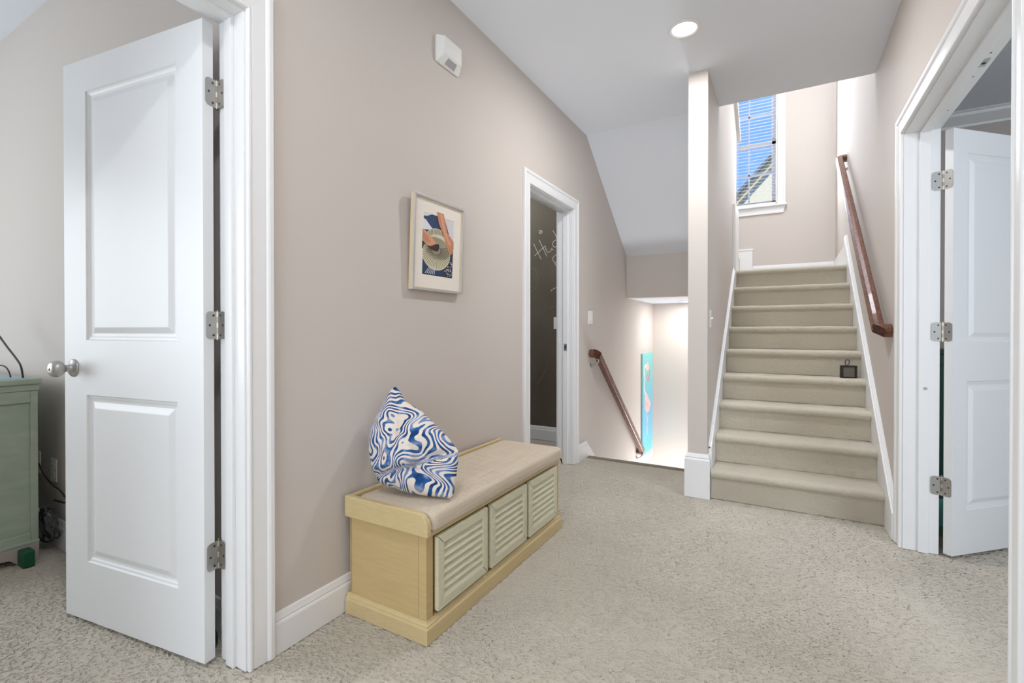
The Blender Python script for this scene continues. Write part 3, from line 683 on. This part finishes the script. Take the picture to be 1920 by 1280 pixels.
OUT = [(-0.1277, 0.2584), (-0.1059, 0.2401), (-0.0816, 0.2034), (0.0058, 0.1629), (0.0707, 0.1139), (0.1334, 0.0664), (0.1835, 0.0177), (0.1889, -0.0094), (0.1855, -0.0545), (0.1858, -0.093), (0.1845, -0.1368), (0.1804, -0.1561), (0.1287, -0.1572), (0.074, -0.1586), (-0.0051, -0.1544), (-0.0647, -0.1403), (-0.1227, -0.1295), (-0.1495, -0.1118), (-0.1683, -0.0728), (-0.1912, -0.0127), (-0.2054, 0.0389), (-0.2002, 0.0925), (-0.188, 0.1363), (-0.164, 0.1985), (-0.1438, 0.2412)]
nP = Vector((.2209, -.9339, .2812)).normalized(); e1 = Vector((0, 0, 1)).cross(nP).normalized(); e2 = nP.cross(e1)
P0 = Vector((-1.25, 1.425, .607))
def seg_d(p, a, b):
    ab = b - a; t = max(0, min(1, (p - a).dot(ab) / ab.dot(ab))); return (p - a - ab * t).length
fold = [Vector(q) for q in ((-.15, -.100), (-.05, -.078), (.03, -.050), (.10, -.012), (.19, .02))]
bm = bmesh.new(); uvl = bm.loops.layers.uv.new('UVMap')
NR = 26; cen = Vector((-.02, -.005))
pts = []
for i in range(len(OUT)):
    a = Vector(OUT[i]); b = Vector(OUT[(i + 1) % len(OUT)]); k = max(2, int((b - a).length / .006))
    for j in range(k): pts.append(a.lerp(b, j / k))
tips = [Vector(OUT[0]), Vector(OUT[11]), Vector((.188, .005))]
def P3(q, w): return P0 + e1 * q.x + e2 * q.y + nP * w
coord = {}
def surf(sgn):
    rings = []
    for r in range(NR + 1):
        s_ = 1 - (r / NR); ring = []
        if r == NR:
            q = cen.copy(); th = .098
            v = bm.verts.new(P3(q, sgn * th)); coord[v] = q; rings.append([v]); break
        for p in pts:
            q = cen.lerp(p, s_)
            d = (1 - s_ ** 2.2) ** .55 if s_ < 1 else 0
            L = min((p - t).length for t in tips); d *= .55 + .45 * min(1, L / .13) if s_ > .3 else 1
            th = .098 * d * (.80 if q.y > .12 else 1)
            f = min(seg_d(q, fold[i], fold[i + 1]) for i in range(4))
            if sgn > 0:
                th -= .034 * math.exp(-(f / .013) ** 2) * min(1, d * 2)
                th += .004 * mnoise.noise(Vector((q.x * 22, q.y * 22, 1))) * d + .006 * mnoise.noise(Vector((q.x * 9 + 3, q.y * 9, 4))) * d
                # soft creases running up to the tip
                th -= .007 * max(0, math.sin((q.x * .9 + q.y * .35) * 75 + 6 * mnoise.noise(Vector((q.x * 6, q.y * 6, 2))))) ** 4 * d * (1 if q.y > .03 else .35)
            v = bm.verts.new(P3(q, sgn * th)); coord[v] = q; ring.append(v)
        rings.append(ring)
    n = len(pts)
    for a, b in zip(rings, rings[1:]):
        for i in range(n):
            if len(b) == 1: f = bm.faces.new((a[i], a[(i + 1) % n], b[0]))
            else: f = bm.faces.new((a[i], a[(i + 1) % n], b[(i + 1) % n], b[i]))
            for lp in f.loops:
                q = coord[lp.vert]; lp[uvl].uv = (q.x + .5 + (.33 if q.y < q.x * .33 - .055 else 0), q.y + .5)
surf(1); surf(-1)
bmesh.ops.remove_doubles(bm, verts=bm.verts, dist=1e-5)
pl = obj('throw_pillow', bm, 'zebra', smooth=True)
sbd = pl.modifiers.new('sub', 'SUBSURF'); sbd.levels = 1; sbd.render_levels = 1
tag(pl, 'plump throw pillow with blue and white zebra stripes slumped on the bench cushion', 'pillow')

# ------------------------------------------------------------------ framed picture on the left wall
def ring_frame(bm, y0, y1, z0, z1, w, x0, x1, mi=0, lip=None):
    """mitred rectangular frame in the y-z plane"""
    O = [(y0, z0), (y1, z0), (y1, z1), (y0, z1)]; I = [(y0 + w, z0 + w), (y1 - w, z0 + w), (y1 - w, z1 - w), (y0 + w, z1 - w)]
    for i in range(4):
        j = (i + 1) % 4; prism(bm, [O[i], O[j], I[j], I[i]], 'x', x0, x1, mi)
pic = empty('framed_picture', (XL, 1.826, 1.27), 0); pic.rotation_euler = (0, math.radians(2.4), 0)
tag(pic, 'small framed photo of a person weaving a round straw hat, hung on the left wall', 'picture')
# local coordinates: x out of the wall, y along it, z up from the bottom edge
Wd, Hd = .382, .436
bm = bmesh.new(); ring_frame(bm, -Wd / 2, Wd / 2, 0, Hd, .014, .004, .024); obj('frame', bm, 'frame_wood', pic, bevel=.001)
bm = bmesh.new(); ring_frame(bm, -Wd / 2, Wd / 2, 0, Hd, .011, .024, .029); obj('frame_edge', bm, 'frame_silver', pic, bevel=.001)
bm = bmesh.new(); w = .013
ring_frame(bm, -Wd / 2 + .011, Wd / 2 - .011, .011, Hd - .011, .064, .015, .018)
obj('mat_board', bm, 'mat_board', pic)
pc = {'navy': rgb(38, 62, 100), 'linen_white': rgb(222, 224, 230), 'skin': rgb(196, 134, 104), 'skin_light': rgb(214, 156, 120), 'straw': rgb(214, 206, 178), 'straw_rib': rgb(112, 104, 84),
      'dark_rib': rgb(96, 86, 90), 'hair': rgb(58, 38, 34), 'pale_ground': rgb(214, 212, 214), 'dark_cloth': rgb(42, 50, 66)}
pk = list(pc); pm = [mat('print_' + k, v, .6) for k, v in pc.items()]
bm = bmesh.new(); u0, z0_, uw, zh = -.122, .078, .244, .302
def pp(pts, c, lay):
    x = .0165 + lay * .00025; A = [bm.verts.new((x, u0 + u * uw, z0_ + (1 - v) * zh)) for u, v in pts]; f = bm.faces.new(A); f.material_index = pk.index(c)
def ell(cx, cy, rx, ry, n=36, a0=0, a1=2 * PI): return [(max(0, min(1, cx + rx * math.cos(a0 + (a1 - a0) * k / n))), cy + ry * math.sin(a0 + (a1 - a0) * k / n)) for k in range(n)]
pp([(0, 0), (1, 0), (1, 1), (0, 1)], 'navy', 0)
pp([(.62, 0), (1, 0), (1, .40), (.86, .36), (.74, .18)], 'pale_ground', 1)
pp([(0, 0), (.28, 0), (.25, .07), (.12, .11), (0, .12)], 'linen_white', 1)
pp([(0, .15), (.10, .17), (.22, .24), (.34, .30), (.1, .32), (0, .33)], 'linen_white', 1)
pp([(.6, .72), (1, .6), (1, 1), (.66, 1)], 'dark_cloth', 1)
pp(ell(.46, .46, .38, .20), 'straw', 2)
for k in range(17):
    a = .12 + .043 * k; h = .19 * math.sqrt(max(0, 1 - ((a - .46) / .38) ** 2)); pp([(a, .46 - h), (a + .018, .46 - h), (a + .018, .50), (a, .50)], 'dark_rib', 3)
pp(ell(.44, .66, .44, .26), 'straw', 4)
pp(ell(.50, .55, .42, .20), 'straw', 4)
for k in range(40):
    a = -.5 + k * .135; c, s_ = math.cos(a), math.sin(a)
    q0 = (.42 + .13 * c, .60 + .07 * s_); q1 = (max(0, .44 + .42 * c), .65 + .25 * s_); w_ = .006
    if q1[1] < .44: continue
    pp([(max(0, q0[0] - s_ * w_), q0[1] + c * w_ * .6), (q0[0] + s_ * w_, q0[1] - c * w_ * .6), (q1[0] + s_ * w_, q1[1] - c * w_), (max(0, q1[0] - s_ * w_), q1[1] + c * w_)], 'straw_rib', 5)
pp([(0, .32), (.10, .34), (.24, .40), (.40, .48), (.46, .55), (.34, .57), (.18, .55), (0, .50)], 'skin_light', 6)
pp([(.03, .36), (.14, .40), (.26, .50), (.12, .52), (.02, .46)], 'skin', 7)
pp([(.16, .57), (.30, .545), (.40, .51), (.50, .50), (.52, .56), (.47, .62), (.36, .62), (.22, .60)], 'hair', 8)
pp([(0, .50), (.10, .54), (.05, .56), (.02, .62), (0, .62)], 'hair', 8)
pp([(.40, 0), (.62, .0), (.70, .16), (.76, .28), (.90, .36), (.98, .42), (.98, .52), (.92, .62), (.84, .62), (.74, .50), (.66, .36), (.48, .18)], 'skin', 9)
pp([(.50, .02), (.58, .02), (.68, .22), (.80, .38), (.90, .44), (.86, .50), (.74, .42), (.60, .24)], 'skin_light', 10)
for k in range(6): pp([(.10 + k * .055, .99), (.12 + k * .055, .99), (.26 + k * .03, .86), (.25 + k * .03, .86)], 'linen_white', 5)
random.seed(7)
for k in range(46):
    a = .70 + .29 * random.random(); b = .74 + .25 * random.random()
    if b < 1.30 - .62 * a: continue
    pp(ell(a, b, .010 + .01 * random.random(), .007, 7), 'linen_white', 6)
obj('photo_print', bm, pm, pic)

# ------------------------------------------------------------------ alarm sensor box on the wall
bm = bmesh.new()
y0, y1, z0, z1, dd = 1.832, 2.012, 2.392, 2.520, .046
P = lambda x, m: [(XL + x, y0 + m[0], z0 + m[1]), (XL + x, y1 - m[0], z0 + m[1]), (XL + x, y1 - m[0], z1 - m[2]), (XL + x, y0 + m[0], z1 - m[2])]
sweep(bm, [P(0, (0, 0, 0)), P(.012, (0, 0, 0)), P(dd - .002, (.020, .036, .006)), P(dd, (.024, .040, .010))])
sb_ = obj('wall_chime', bm, 'white_plastic', bevel=.006, seg=3); tag(sb_, 'white plastic alarm box high on the left wall above the picture', 'alarm box')
bm = bmesh.new()
t0 = Vector((XL + .016, 0, z0 + .006)); t1_ = Vector((XL + .038, 0, z0 + .030)); n_ = Vector((t1_.z - t0.z, 0, -(t1_.x - t0.x))).normalized() * .003
A = [Vector((p.x, y, p.z)) + n_ for p, y in ((t0, 1.885), (t0, 1.962), (t1_, 1.957), (t1_, 1.890))]
B = [a - n_ * 2 for a in A]; VA = [bm.verts.new(a) for a in A]; VB = [bm.verts.new(b) for b in B]
bm.faces.new(VA); bm.faces.new(VB[::-1])
for i in range(4): bm.faces.new((VA[i], VB[i], VB[(i + 1) % 4], VA[(i + 1) % 4]))
obj('speaker_grille', bm, 'grille', sb_)

# ------------------------------------------------------------------ switches and outlets
def plate(name, c, nrm, w, h, kind, label, cat='light switch', group=None):
    n = Vector(nrm); s = Vector((-n.y, n.x, 0)); root = empty(name, c); tag(root, label, cat, group)
    mt = Matrix(((s.x, n.x, 0, 0), (s.y, n.y, 0, 0), (0, 0, 1, 0), (0, 0, 0, 1)))
    bm = bmesh.new(); box(bm, -w / 2, w / 2, 0, .006, -h / 2, h / 2, 0, mt); obj('cover_plate', bm, 'white_plastic', root, bevel=.003)
    if kind == 'rocker':
        for k in (-1, 1) if w > .1 else (0,):
            bm = bmesh.new(); box(bm, k * .023 - .016, k * .023 + .016, .005, .009, -.033, .033, 0, mt); obj('rocker', bm, 'white_plastic', root, bevel=.002)
    if kind == 'toggle':
        bm = bmesh.new(); vs = box(bm, -.004, .004, .005, .020, -.006, .006, 0, mt @ Matrix.Rotation(.35, 4, 'X')); obj('toggle', bm, 'white_plastic', root, bevel=.001)
    if kind == 'outlet':
        for z in (-.02, .02):
            bm = bmesh.new(); box(bm, -.016, .016, .005, .008, z - .014, z + .014, 0, mt)
            for q in (-.006, .006): box(bm, q - .001, q + .001, .0079, .0083, z - .002, z + .007, 1, mt)
            obj('socket', bm, ['white_plastic', 'screw'], root)
    return root
plate('light_switch', (XL, 3.968, 1.198), (1, 0, 0), .116, .116, 'rocker', 'white wall switch plate right of the narrow chalkboard doorway')
plate('light_switch', (PX1, 3.40, 1.160), (1, 0, 0), .072, .118, 'toggle', 'white toggle switch on the side of the narrow wall end by the upper stairs')
plate('light_switch', (-1.915, 4.25, 1.155), (0, -1, 0), .072, .116, 'rocker', 'white switch plate on the dark chalkboard wall')
plate('wall_outlet', (-3.222, .95, .372), (0, -1, 0), .072, .116, 'outlet', 'white wall outlet between the green dresser and the open left door', 'outlet')
plate('wall_outlet', (-3.440, .95, .385), (0, -1, 0), .072, .116, 'outlet', 'white wall outlet half hidden behind the green dresser with a cord in it', 'outlet')

# ------------------------------------------------------------------ ceiling lights
def can(name, x, y, z, r, label, power):
    root = empty(name, (x, y, z)); tag(root, label, 'ceiling light')
    bm = bmesh.new(); lathe(bm, [(0, r * .74), (-.0, r), (-.004, r), (-.008, r * .93), (-.006, r * .76), (-.001, r * .74)], (0, 0, 0), (0, 0, 1), 48); obj('trim_ring', bm, 'white_plastic', root, smooth=True)
    bm = bmesh.new(); lathe(bm, [(-.001, r * .75), (-.003, r * .7), (-.0035, 0)], (0, 0, 0), (0, 0, 1), 40); obj('lens', bm, 'lamp', root, smooth=True)
    disk(name + '_light', (x, y, z - .012), r * .75, power, (.98, .97, .96))
can('recessed_light', -.4835, 2.785, ZC, .088, 'round recessed ceiling light glowing over the hall', 20)
can('recessed_light', -.98, 5.92, 1.434, .10, 'small recessed light in the low ceiling above the stairs going down', 9)
can('recessed_light', -.4835, .25, ZC, .088, 'added round ceiling light, out of view over the near end of the hall', 13)  # unseen fixture, added to brighten the near hall

# ------------------------------------------------------------------ flamingo painting on the stair wall
fl = empty('flamingo_painting', (XL, 5.955, .19)); tag(fl, 'tall narrow turquoise painting of a pale pink flamingo on the lower stair wall', 'painting')
fi = Matrix.Translation((-XL, -5.955, -.19))
def grad():
    s = N('turquoise_paint'); tc = s.n('ShaderNodeTexCoord'); nz = s.n('ShaderNodeTexNoise', Scale=2.5, Detail=3.0); s.l(tc.outputs['Object'], nz.inputs['Vector'])
    sp = s.n('ShaderNodeSeparateXYZ'); s.l(tc.outputs['Object'], sp.inputs[0]); ad = s.n('ShaderNodeMath', operation='MULTIPLY_ADD'); s.l(nz.outputs['Fac'], ad.inputs[0]); ad.inputs[1].default_value = .7; s.l(sp.outputs['Z'], ad.inputs[2])
    rp = s.n('ShaderNodeValToRGB'); e = rp.color_ramp.elements; e[0].position = .05; e[0].color = rgb(110, 190, 204); e[1].position = .95; e[1].color = rgb(130, 200, 200)
    x = e.new(.3); x.color = rgb(120, 184, 214); x = e.new(.6); x.color = rgb(126, 196, 216)
    s.l(ad.outputs[0], rp.inputs[0]); s.l(rp.outputs[0], s.b.inputs['Base Color']); s.b.inputs['Roughness'].default_value = .5; return s.m
M['turq'] = grad()
bm = bmesh.new(); box(bm, XL + .001, XL + .02, 5.70, 6.21, -.425, .805); o = obj('canvas', bm, 'turq', fl, bevel=.002); o.matrix_parent_inverse = fi
fm = [mat('flamingo_pink', rgb(228, 196, 196), .6), mat('flamingo_white', rgb(232, 232, 240), .6), mat('flamingo_coral', rgb(214, 130, 124), .6), mat('water_weed', rgb(92, 176, 170), .6)]
bm = bmesh.new()
def fpoly(pts, mi, d=.0205):
    A = [bm.verts.new((XL + d, y, z)) for y, z in pts]; bm.faces.new(A).material_index = mi
def fline(pts, w, mi, d=.0208):
    q = bez([(0, a, b) for a, b in pts], 6); V = []
    for i, p in enumerate(q):
        t = (q[min(i + 1, len(q) - 1)] - q[max(0, i - 1)]).normalized(); nn = Vector((0, -t.z, t.y)) * w * .5
        V.append((bm.verts.new((XL + d, p.y + nn.y, p.z + nn.z)), bm.verts.new((XL + d, p.y - nn.y, p.z - nn.z))))
    for a, b in zip(V, V[1:]): bm.faces.new((a[0], a[1], b[1], b[0])).material_index = mi
fline([(5.90, .60), (5.86, .655), (5.79, .64), (5.77, .58), (5.80, .52), (5.79, .45), (5.775, .38), (5.84, .30)], .036, 1)
fpoly([(5.87, .66), (5.93, .70), (5.99, .665), (6.03, .61), (6.0, .57), (5.93, .60), (5.88, .61)], 0)
fline([(6.0, .60), (6.03, .55), (5.99, .49), (5.93, .47)], .04, 2)
fline([(5.94, .55), (5.90, .52), (5.86, .51)], .022, 2)
fpoly([(5.81, .31), (5.90, .32), (5.99, .24), (6.08, .19), (6.10, .13), (6.02, .08), (5.90, .075), (5.82, .12), (5.79, .22)], 0)
for k in range(5): fline([(5.83 + .045 * k, .23 - .02 * k), (5.87 + .045 * k, .16 - .015 * k), (5.88 + .04 * k, .10)], .014, 1 if k % 2 else 2, .0211)
fline([(5.91, .08), (5.89, .02), (5.945, -.01), (5.905, -.10), (5.93, -.2)], .012, 1); fline([(5.87, .08), (5.915, .02), (5.915, -.07), (5.95, -.16)], .010, 0)
for k in range(7): fline([(5.73 + .06 * k, -.40), (5.75 + .06 * k, -.33), (5.74 + .062 * k, -.24 - .02 * (k % 3))], .016, 3)
o = obj('flamingo', bm, fm, fl); o.matrix_parent_inverse = fi

# ------------------------------------------------------------------ chalk writing
bm = bmesh.new()
CH = {'H1': [(-2.173, 1.953), (-2.13, 1.868), (-2.086, 1.79)], 'H2': [(-2.112, 1.985), (-2.065, 1.895), (-2.023, 1.812)], 'H3': [(-2.163, 1.828), (-2.112, 1.867), (-2.047, 1.915)],
 'u': [(-2.047, 1.92), (-2.027, 1.867), (-2.0, 1.852), (-1.978, 1.874), (-1.986, 1.925), (-1.978, 1.891), (-1.953, 1.868)],
 'd1': [(-1.915, 1.967), (-1.947, 1.959), (-1.964, 1.929), (-1.947, 1.899), (-1.918, 1.904), (-1.903, 1.934)], 'd2': [(-1.961, 2.061), (-1.93, 2.01), (-1.91, 1.95), (-1.895, 1.896)],
 'R1': [(-1.968, 1.792), (-1.941, 1.742), (-1.91, 1.692)], 'R2': [(-1.965, 1.791), (-1.936, 1.816), (-1.895, 1.827), (-1.884, 1.796), (-1.913, 1.761), (-1.936, 1.742)], 'R3': [(-1.922, 1.746), (-1.895, 1.702)],
 'dash': [(-1.984, 1.471), (-1.947, 1.494), (-1.895, 1.509)], 'dot': [(-2.113, 2.071), (-2.095, 2.077), (-2.077, 2.064), (-2.081, 2.05), (-2.101, 2.045), (-2.11, 2.057), (-2.086, 2.063)]}
CF = {'arc': [(-2.197, 1.717), (-2.161, 1.698), (-2.134, 1.653), (-2.121, 1.604), (-2.124, 1.55), (-2.148, 1.508), (-2.185, 1.483), (-2.207, 1.478)], 'sc1': [(-2.2, 1.565), (-2.173, 1.58), (-2.13, 1.599)],
 'sc2': [(-2.197, 1.543), (-2.167, 1.552), (-2.124, 1.572)], 'sc3': [(-2.179, 1.629), (-2.148, 1.595), (-2.136, 1.551)], 'sc4': [(-2.2, 1.521), (-2.161, 1.525), (-2.136, 1.54)], 'sc5': [(-2.173, 1.509), (-2.155, 1.573), (-2.161, 1.617)],
 'f1': [(-2.12, 1.237), (-1.996, 1.304), (-1.889, 1.326)], 'f2': [(-2.133, 0.539), (-2.051, 0.668), (-1.996, 0.818)]}
def chalk(d, w, mi):
    for pts in d.values():
        q = bez([(a, 0, b) for a, b in pts], 6); V = []
        for i, p in enumerate(q):
            t = (q[min(i + 1, len(q) - 1)] - q[max(0, i - 1)]).normalized(); nn = Vector((-t.z, 0, t.x)) * w * (.5 + .12 * math.sin(i * 2.1))
            V.append((bm.verts.new((p.x + nn.x, 4.2485, p.z + nn.z)), bm.verts.new((p.x - nn.x, 4.2485, p.z - nn.z))))
        for a, b in zip(V, V[1:]): bm.faces.new((a[0], a[1], b[1], b[0])).material_index = mi
bm.free()
cwr = empty('chalk_writing', (-2.03, 4.248, 1.8)); tag(cwr, 'white chalk handwriting and scribbles on the dark chalkboard wall', 'chalk writing')
for nm, keys, d, w_, m_ in (('letter', ('H1', 'H2', 'H3'), CH, .0052, 'chalk'), ('letter', ('u',), CH, .0052, 'chalk'), ('letter', ('d1', 'd2'), CH, .0052, 'chalk'), ('letter', ('R1', 'R2', 'R3'), CH, .0052, 'chalk'),
                        ('chalk_dash', ('dash',), CH, .0052, 'chalk'), ('chalk_dot', ('dot',), CH, .0052, 'chalk'), ('chalk_scribble', ('arc', 'sc1', 'sc2', 'sc3', 'sc4', 'sc5'), CF, .006, 'chalk_faint'),
                        ('chalk_streak', ('f1',), CF, .006, 'chalk_faint'), ('chalk_streak', ('f2',), CF, .006, 'chalk_faint')):
    bm = bmesh.new(); chalk({k: d[k] for k in keys}, w_, 0); o = obj(nm, bm, m_, cwr); o.matrix_parent_inverse = Matrix.Translation((2.03, -4.248, -1.8))

# ------------------------------------------------------------------ small dark hanger on the fourth step
hg = empty('stair_gate_bracket', (.405, 4.115, .746), math.radians(4)); tag(hg, 'small black square bracket with a wire loop standing on a stair tread at right', 'bracket')
bm = bmesh.new(); w, h, t = .100, .088, .024
for b in ((-w / 2, -w / 2 + .016, 0, t, 0, h), (w / 2 - .012, w / 2, 0, t, 0, h), (-w / 2 + .016, w / 2 - .012, 0, t, 0, .006), (-w / 2 + .016, w / 2 - .012, 0, t, h - .010, h)): box(bm, *b)
obj('square_frame', bm, 'black', hg, bevel=.002)
bm = bmesh.new(); box(bm, -w / 2 + .017, w / 2 - .013, .010, .016, .007, h - .011); obj('back_plate', bm, 'taupe_plate' if 'taupe_plate' in M else mat('taupe_plate', rgb(104, 98, 88), .6), hg)
bm = bmesh.new(); tube(bm, bez([(-.012, .012, h - .002), (-.020, .012, h + .020), (-.015, .012, h + .036), (-.004, .012, h + .040), (.004, .012, h + .034), (.004, .012, h + .018), (-.006, .012, h - .002)], 6), .0026, 8); obj('wire_loop', bm, 'black', hg)

# ------------------------------------------------------------------ left room: dresser, tablet, cables, cord, green things
ds = empty('dresser', (-3.6, .6, 0)); tag(ds, 'pale sage green dresser at the left edge beyond the open door', 'dresser')
di = Matrix.Translation((3.6, -.6, 0))
def dp(name, bxs, m, **k):
    o = boxes(name, bxs, m, ds, **k); o.matrix_parent_inverse = di; return o
dx0, dx1, dy0, dy1 = -4.25, -3.062, .375, .845
dp('carcass', [(dx0, dx1 - .012, dy0, dy1, .09, .835)], 'sage')
dp('side_frame', [(dx1 - .012, dx1, dy1 - .026, dy1, .09, .80), (dx1 - .012, dx1, dy0, dy0 + .05, .09, .80), (dx1 - .012, dx1, dy0 + .05, dy1 - .026, .745, .80), (dx1 - .012, dx1, dy0 + .05, dy1 - .026, .09, .135)], 'sage', bevel=.003)
dp('top_moulding', [(dx0 - .005, dx1 + .006, dy0 - .006, dy1 + .004, .80, .83)], 'sage', bevel=.004)
dp('top', [(dx0 - .015, dx1 + .016, dy0 - .016, dy1 + .010, .83, .856)], 'sage', bevel=.006)
dp('top_insert', [(dx0 + .0, dx1 - .03, dy0 + .01, dy1 - .02, .855, .8575)], 'bluetop')
dp('base_moulding', [(dx0 - .004, dx1 + .006, dy0 - .004, dy1 + .002, .082, .098)], 'sage', bevel=.004)
bm = bmesh.new()
prism(bm, [(dy1, 0), (dy1, .082), (dy0, .082), (dy0, 0), (dy0 + .06, 0), (dy0 + .09, .025), (dy0 + .16, .042), (dy1 - .19, .042), (dy1 - .10, .030), (dy1 - .07, 0)], 'x', dx0, dx1 + .004)
o = obj('plinth', bm, 'plinth', ds, bevel=.002); o.matrix_parent_inverse = di
dp('drawer_front', [(dx0 + .05, dx1 - .05, dy0 - .012, dy0 + .001, .15 + k * .22, .35 + k * .22) for k in range(3)], 'sage', bevel=.004)
tb = boxes('tablet', [(-3.42, -3.13, .50, .72, 0, .009)], 'black', bevel=.003); tb.location = (0, 0, .8575); tag(tb, 'black flat tablet lying on the pale green dresser', 'tablet')
def cable(name, pts, r, m, label, cat, group=None):
    bm = bmesh.new(); tube(bm, bez(pts, 8), r, 8); o = obj(name, bm, m, smooth=True); tag(o, label, cat, group); return o
M['cable'] = mat('dark_brown_cable', rgb(48, 38, 34), .5)
cable('power_cable', [(-3.62, .80, 1.16), (-3.50, .80, 1.10), (-3.401, .80, 1.049), (-3.286, .80, .996), (-3.185, .80, .953), (-3.115, .80, .915), (-3.085, .80, .862)], .0045, 'cable', 'dark cable arching down onto the corner of the green dresser', 'cable')
cable('charging_cable', [(-3.50, .76, .862), (-3.40, .77, .905), (-3.318, .78, .912), (-3.247, .78, .908), (-3.20, .78, .89), (-3.17, .78, .862)], .0035, 'cable', 'thin dark cable looping over the black tablet on the dresser', 'cable')
cable('hanging_cable', [(-3.44, .935, .40), (-3.36, .93, .385), (-3.273, .92, .355), (-3.157, .92, .318), (-3.057, .92, .304), (-2.995, .92, .281), (-3.005, .93, .262), (-3.07, .94, .235), (-3.20, .94, .225)], .004, 'cable', 'dark cord hanging in a loop from the outlet beside the open door', 'cord')
bm = bmesh.new()
for k in range(4):
    q = []
    for i in range(25):
        a = 2 * PI * i / 24; q.append((-3.155 + (.085 + .005 * k) * math.cos(a + k), .895 + .006 * k - .012 * math.sin(a * 2), .125 + (.085 - .004 * k) * math.sin(a + k)))
    tube(bm, q, .0045, 6)
o = obj('cable_coil', bm, mat('grey_cable', rgb(74, 76, 80), .5), smooth=True); tag(o, 'coiled grey cable standing against the baseboard beside the dresser', 'cable')
bm = bmesh.new(); box(bm, -.035, .035, -.022, .022, 0, .075); o = obj('power_adapter', bm, 'green', bevel=.008, seg=3); o.location = (-2.99, .80, .0); o.location = (-3.02, .79, 0)
tag(o, 'dark green power adapter on the carpet beside the dresser foot', 'adapter')
bm = bmesh.new()
for i in range(9):
    pass
lathe(bm, [(0, .045), (.004, .055), (.02, .058), (.045, .050), (.07, .038), (.085, .02), (.088, 0)], (0, 0, 0), (0, 0, 1), 20)
o = obj('green_shadow_lump', bm, 'green', smooth=True); o.location = (-1.720, .888, 0); o.scale = (.8, .7, 1); tag(o, 'green lump in place of a greenish shadow behind the left door at the hinge side', 'shadow lump')  # green lump stands for a greenish shadow in the hinge gap

# ------------------------------------------------------------------ right room: rug and cabinet seen through the hinge gap
bm = bmesh.new(); box(bm, .67, 2.4, 3.42, 3.98, 0, .012); rg = obj('area_rug', bm, 'teal', bevel=.004); tag(rg, 'teal rug with a green border on the floor behind the right door leaf', 'rug')
bm = bmesh.new(); box(bm, .67, 2.4, 3.31, 3.42, 0, .012); obj('rug_border', bm, 'olive', rg, bevel=.004)
cb = empty('green_cabinet', (1.3, 4.3, 0)); tag(cb, 'dark green cabinet in the room behind the right door leaf', 'cabinet'); ci = Matrix.Translation((-1.3, -4.3, 0))
def cp(n, b, m, **k):
    o = boxes(n, b, m, cb, **k); o.matrix_parent_inverse = ci; return o
cp('carcass', [(.80, 1.8, 4.03, 4.45, 0, .93)], 'darkgreen'); cp('top', [(.79, 1.81, 4.01, 4.46, .93, .955)], 'darkgreen', bevel=.004)
for a in (.82, 1.31): cp('cabinet_door', [(a, a + .47, 4.012, 4.03, .08, .86)], 'darkgreen', bevel=.003)
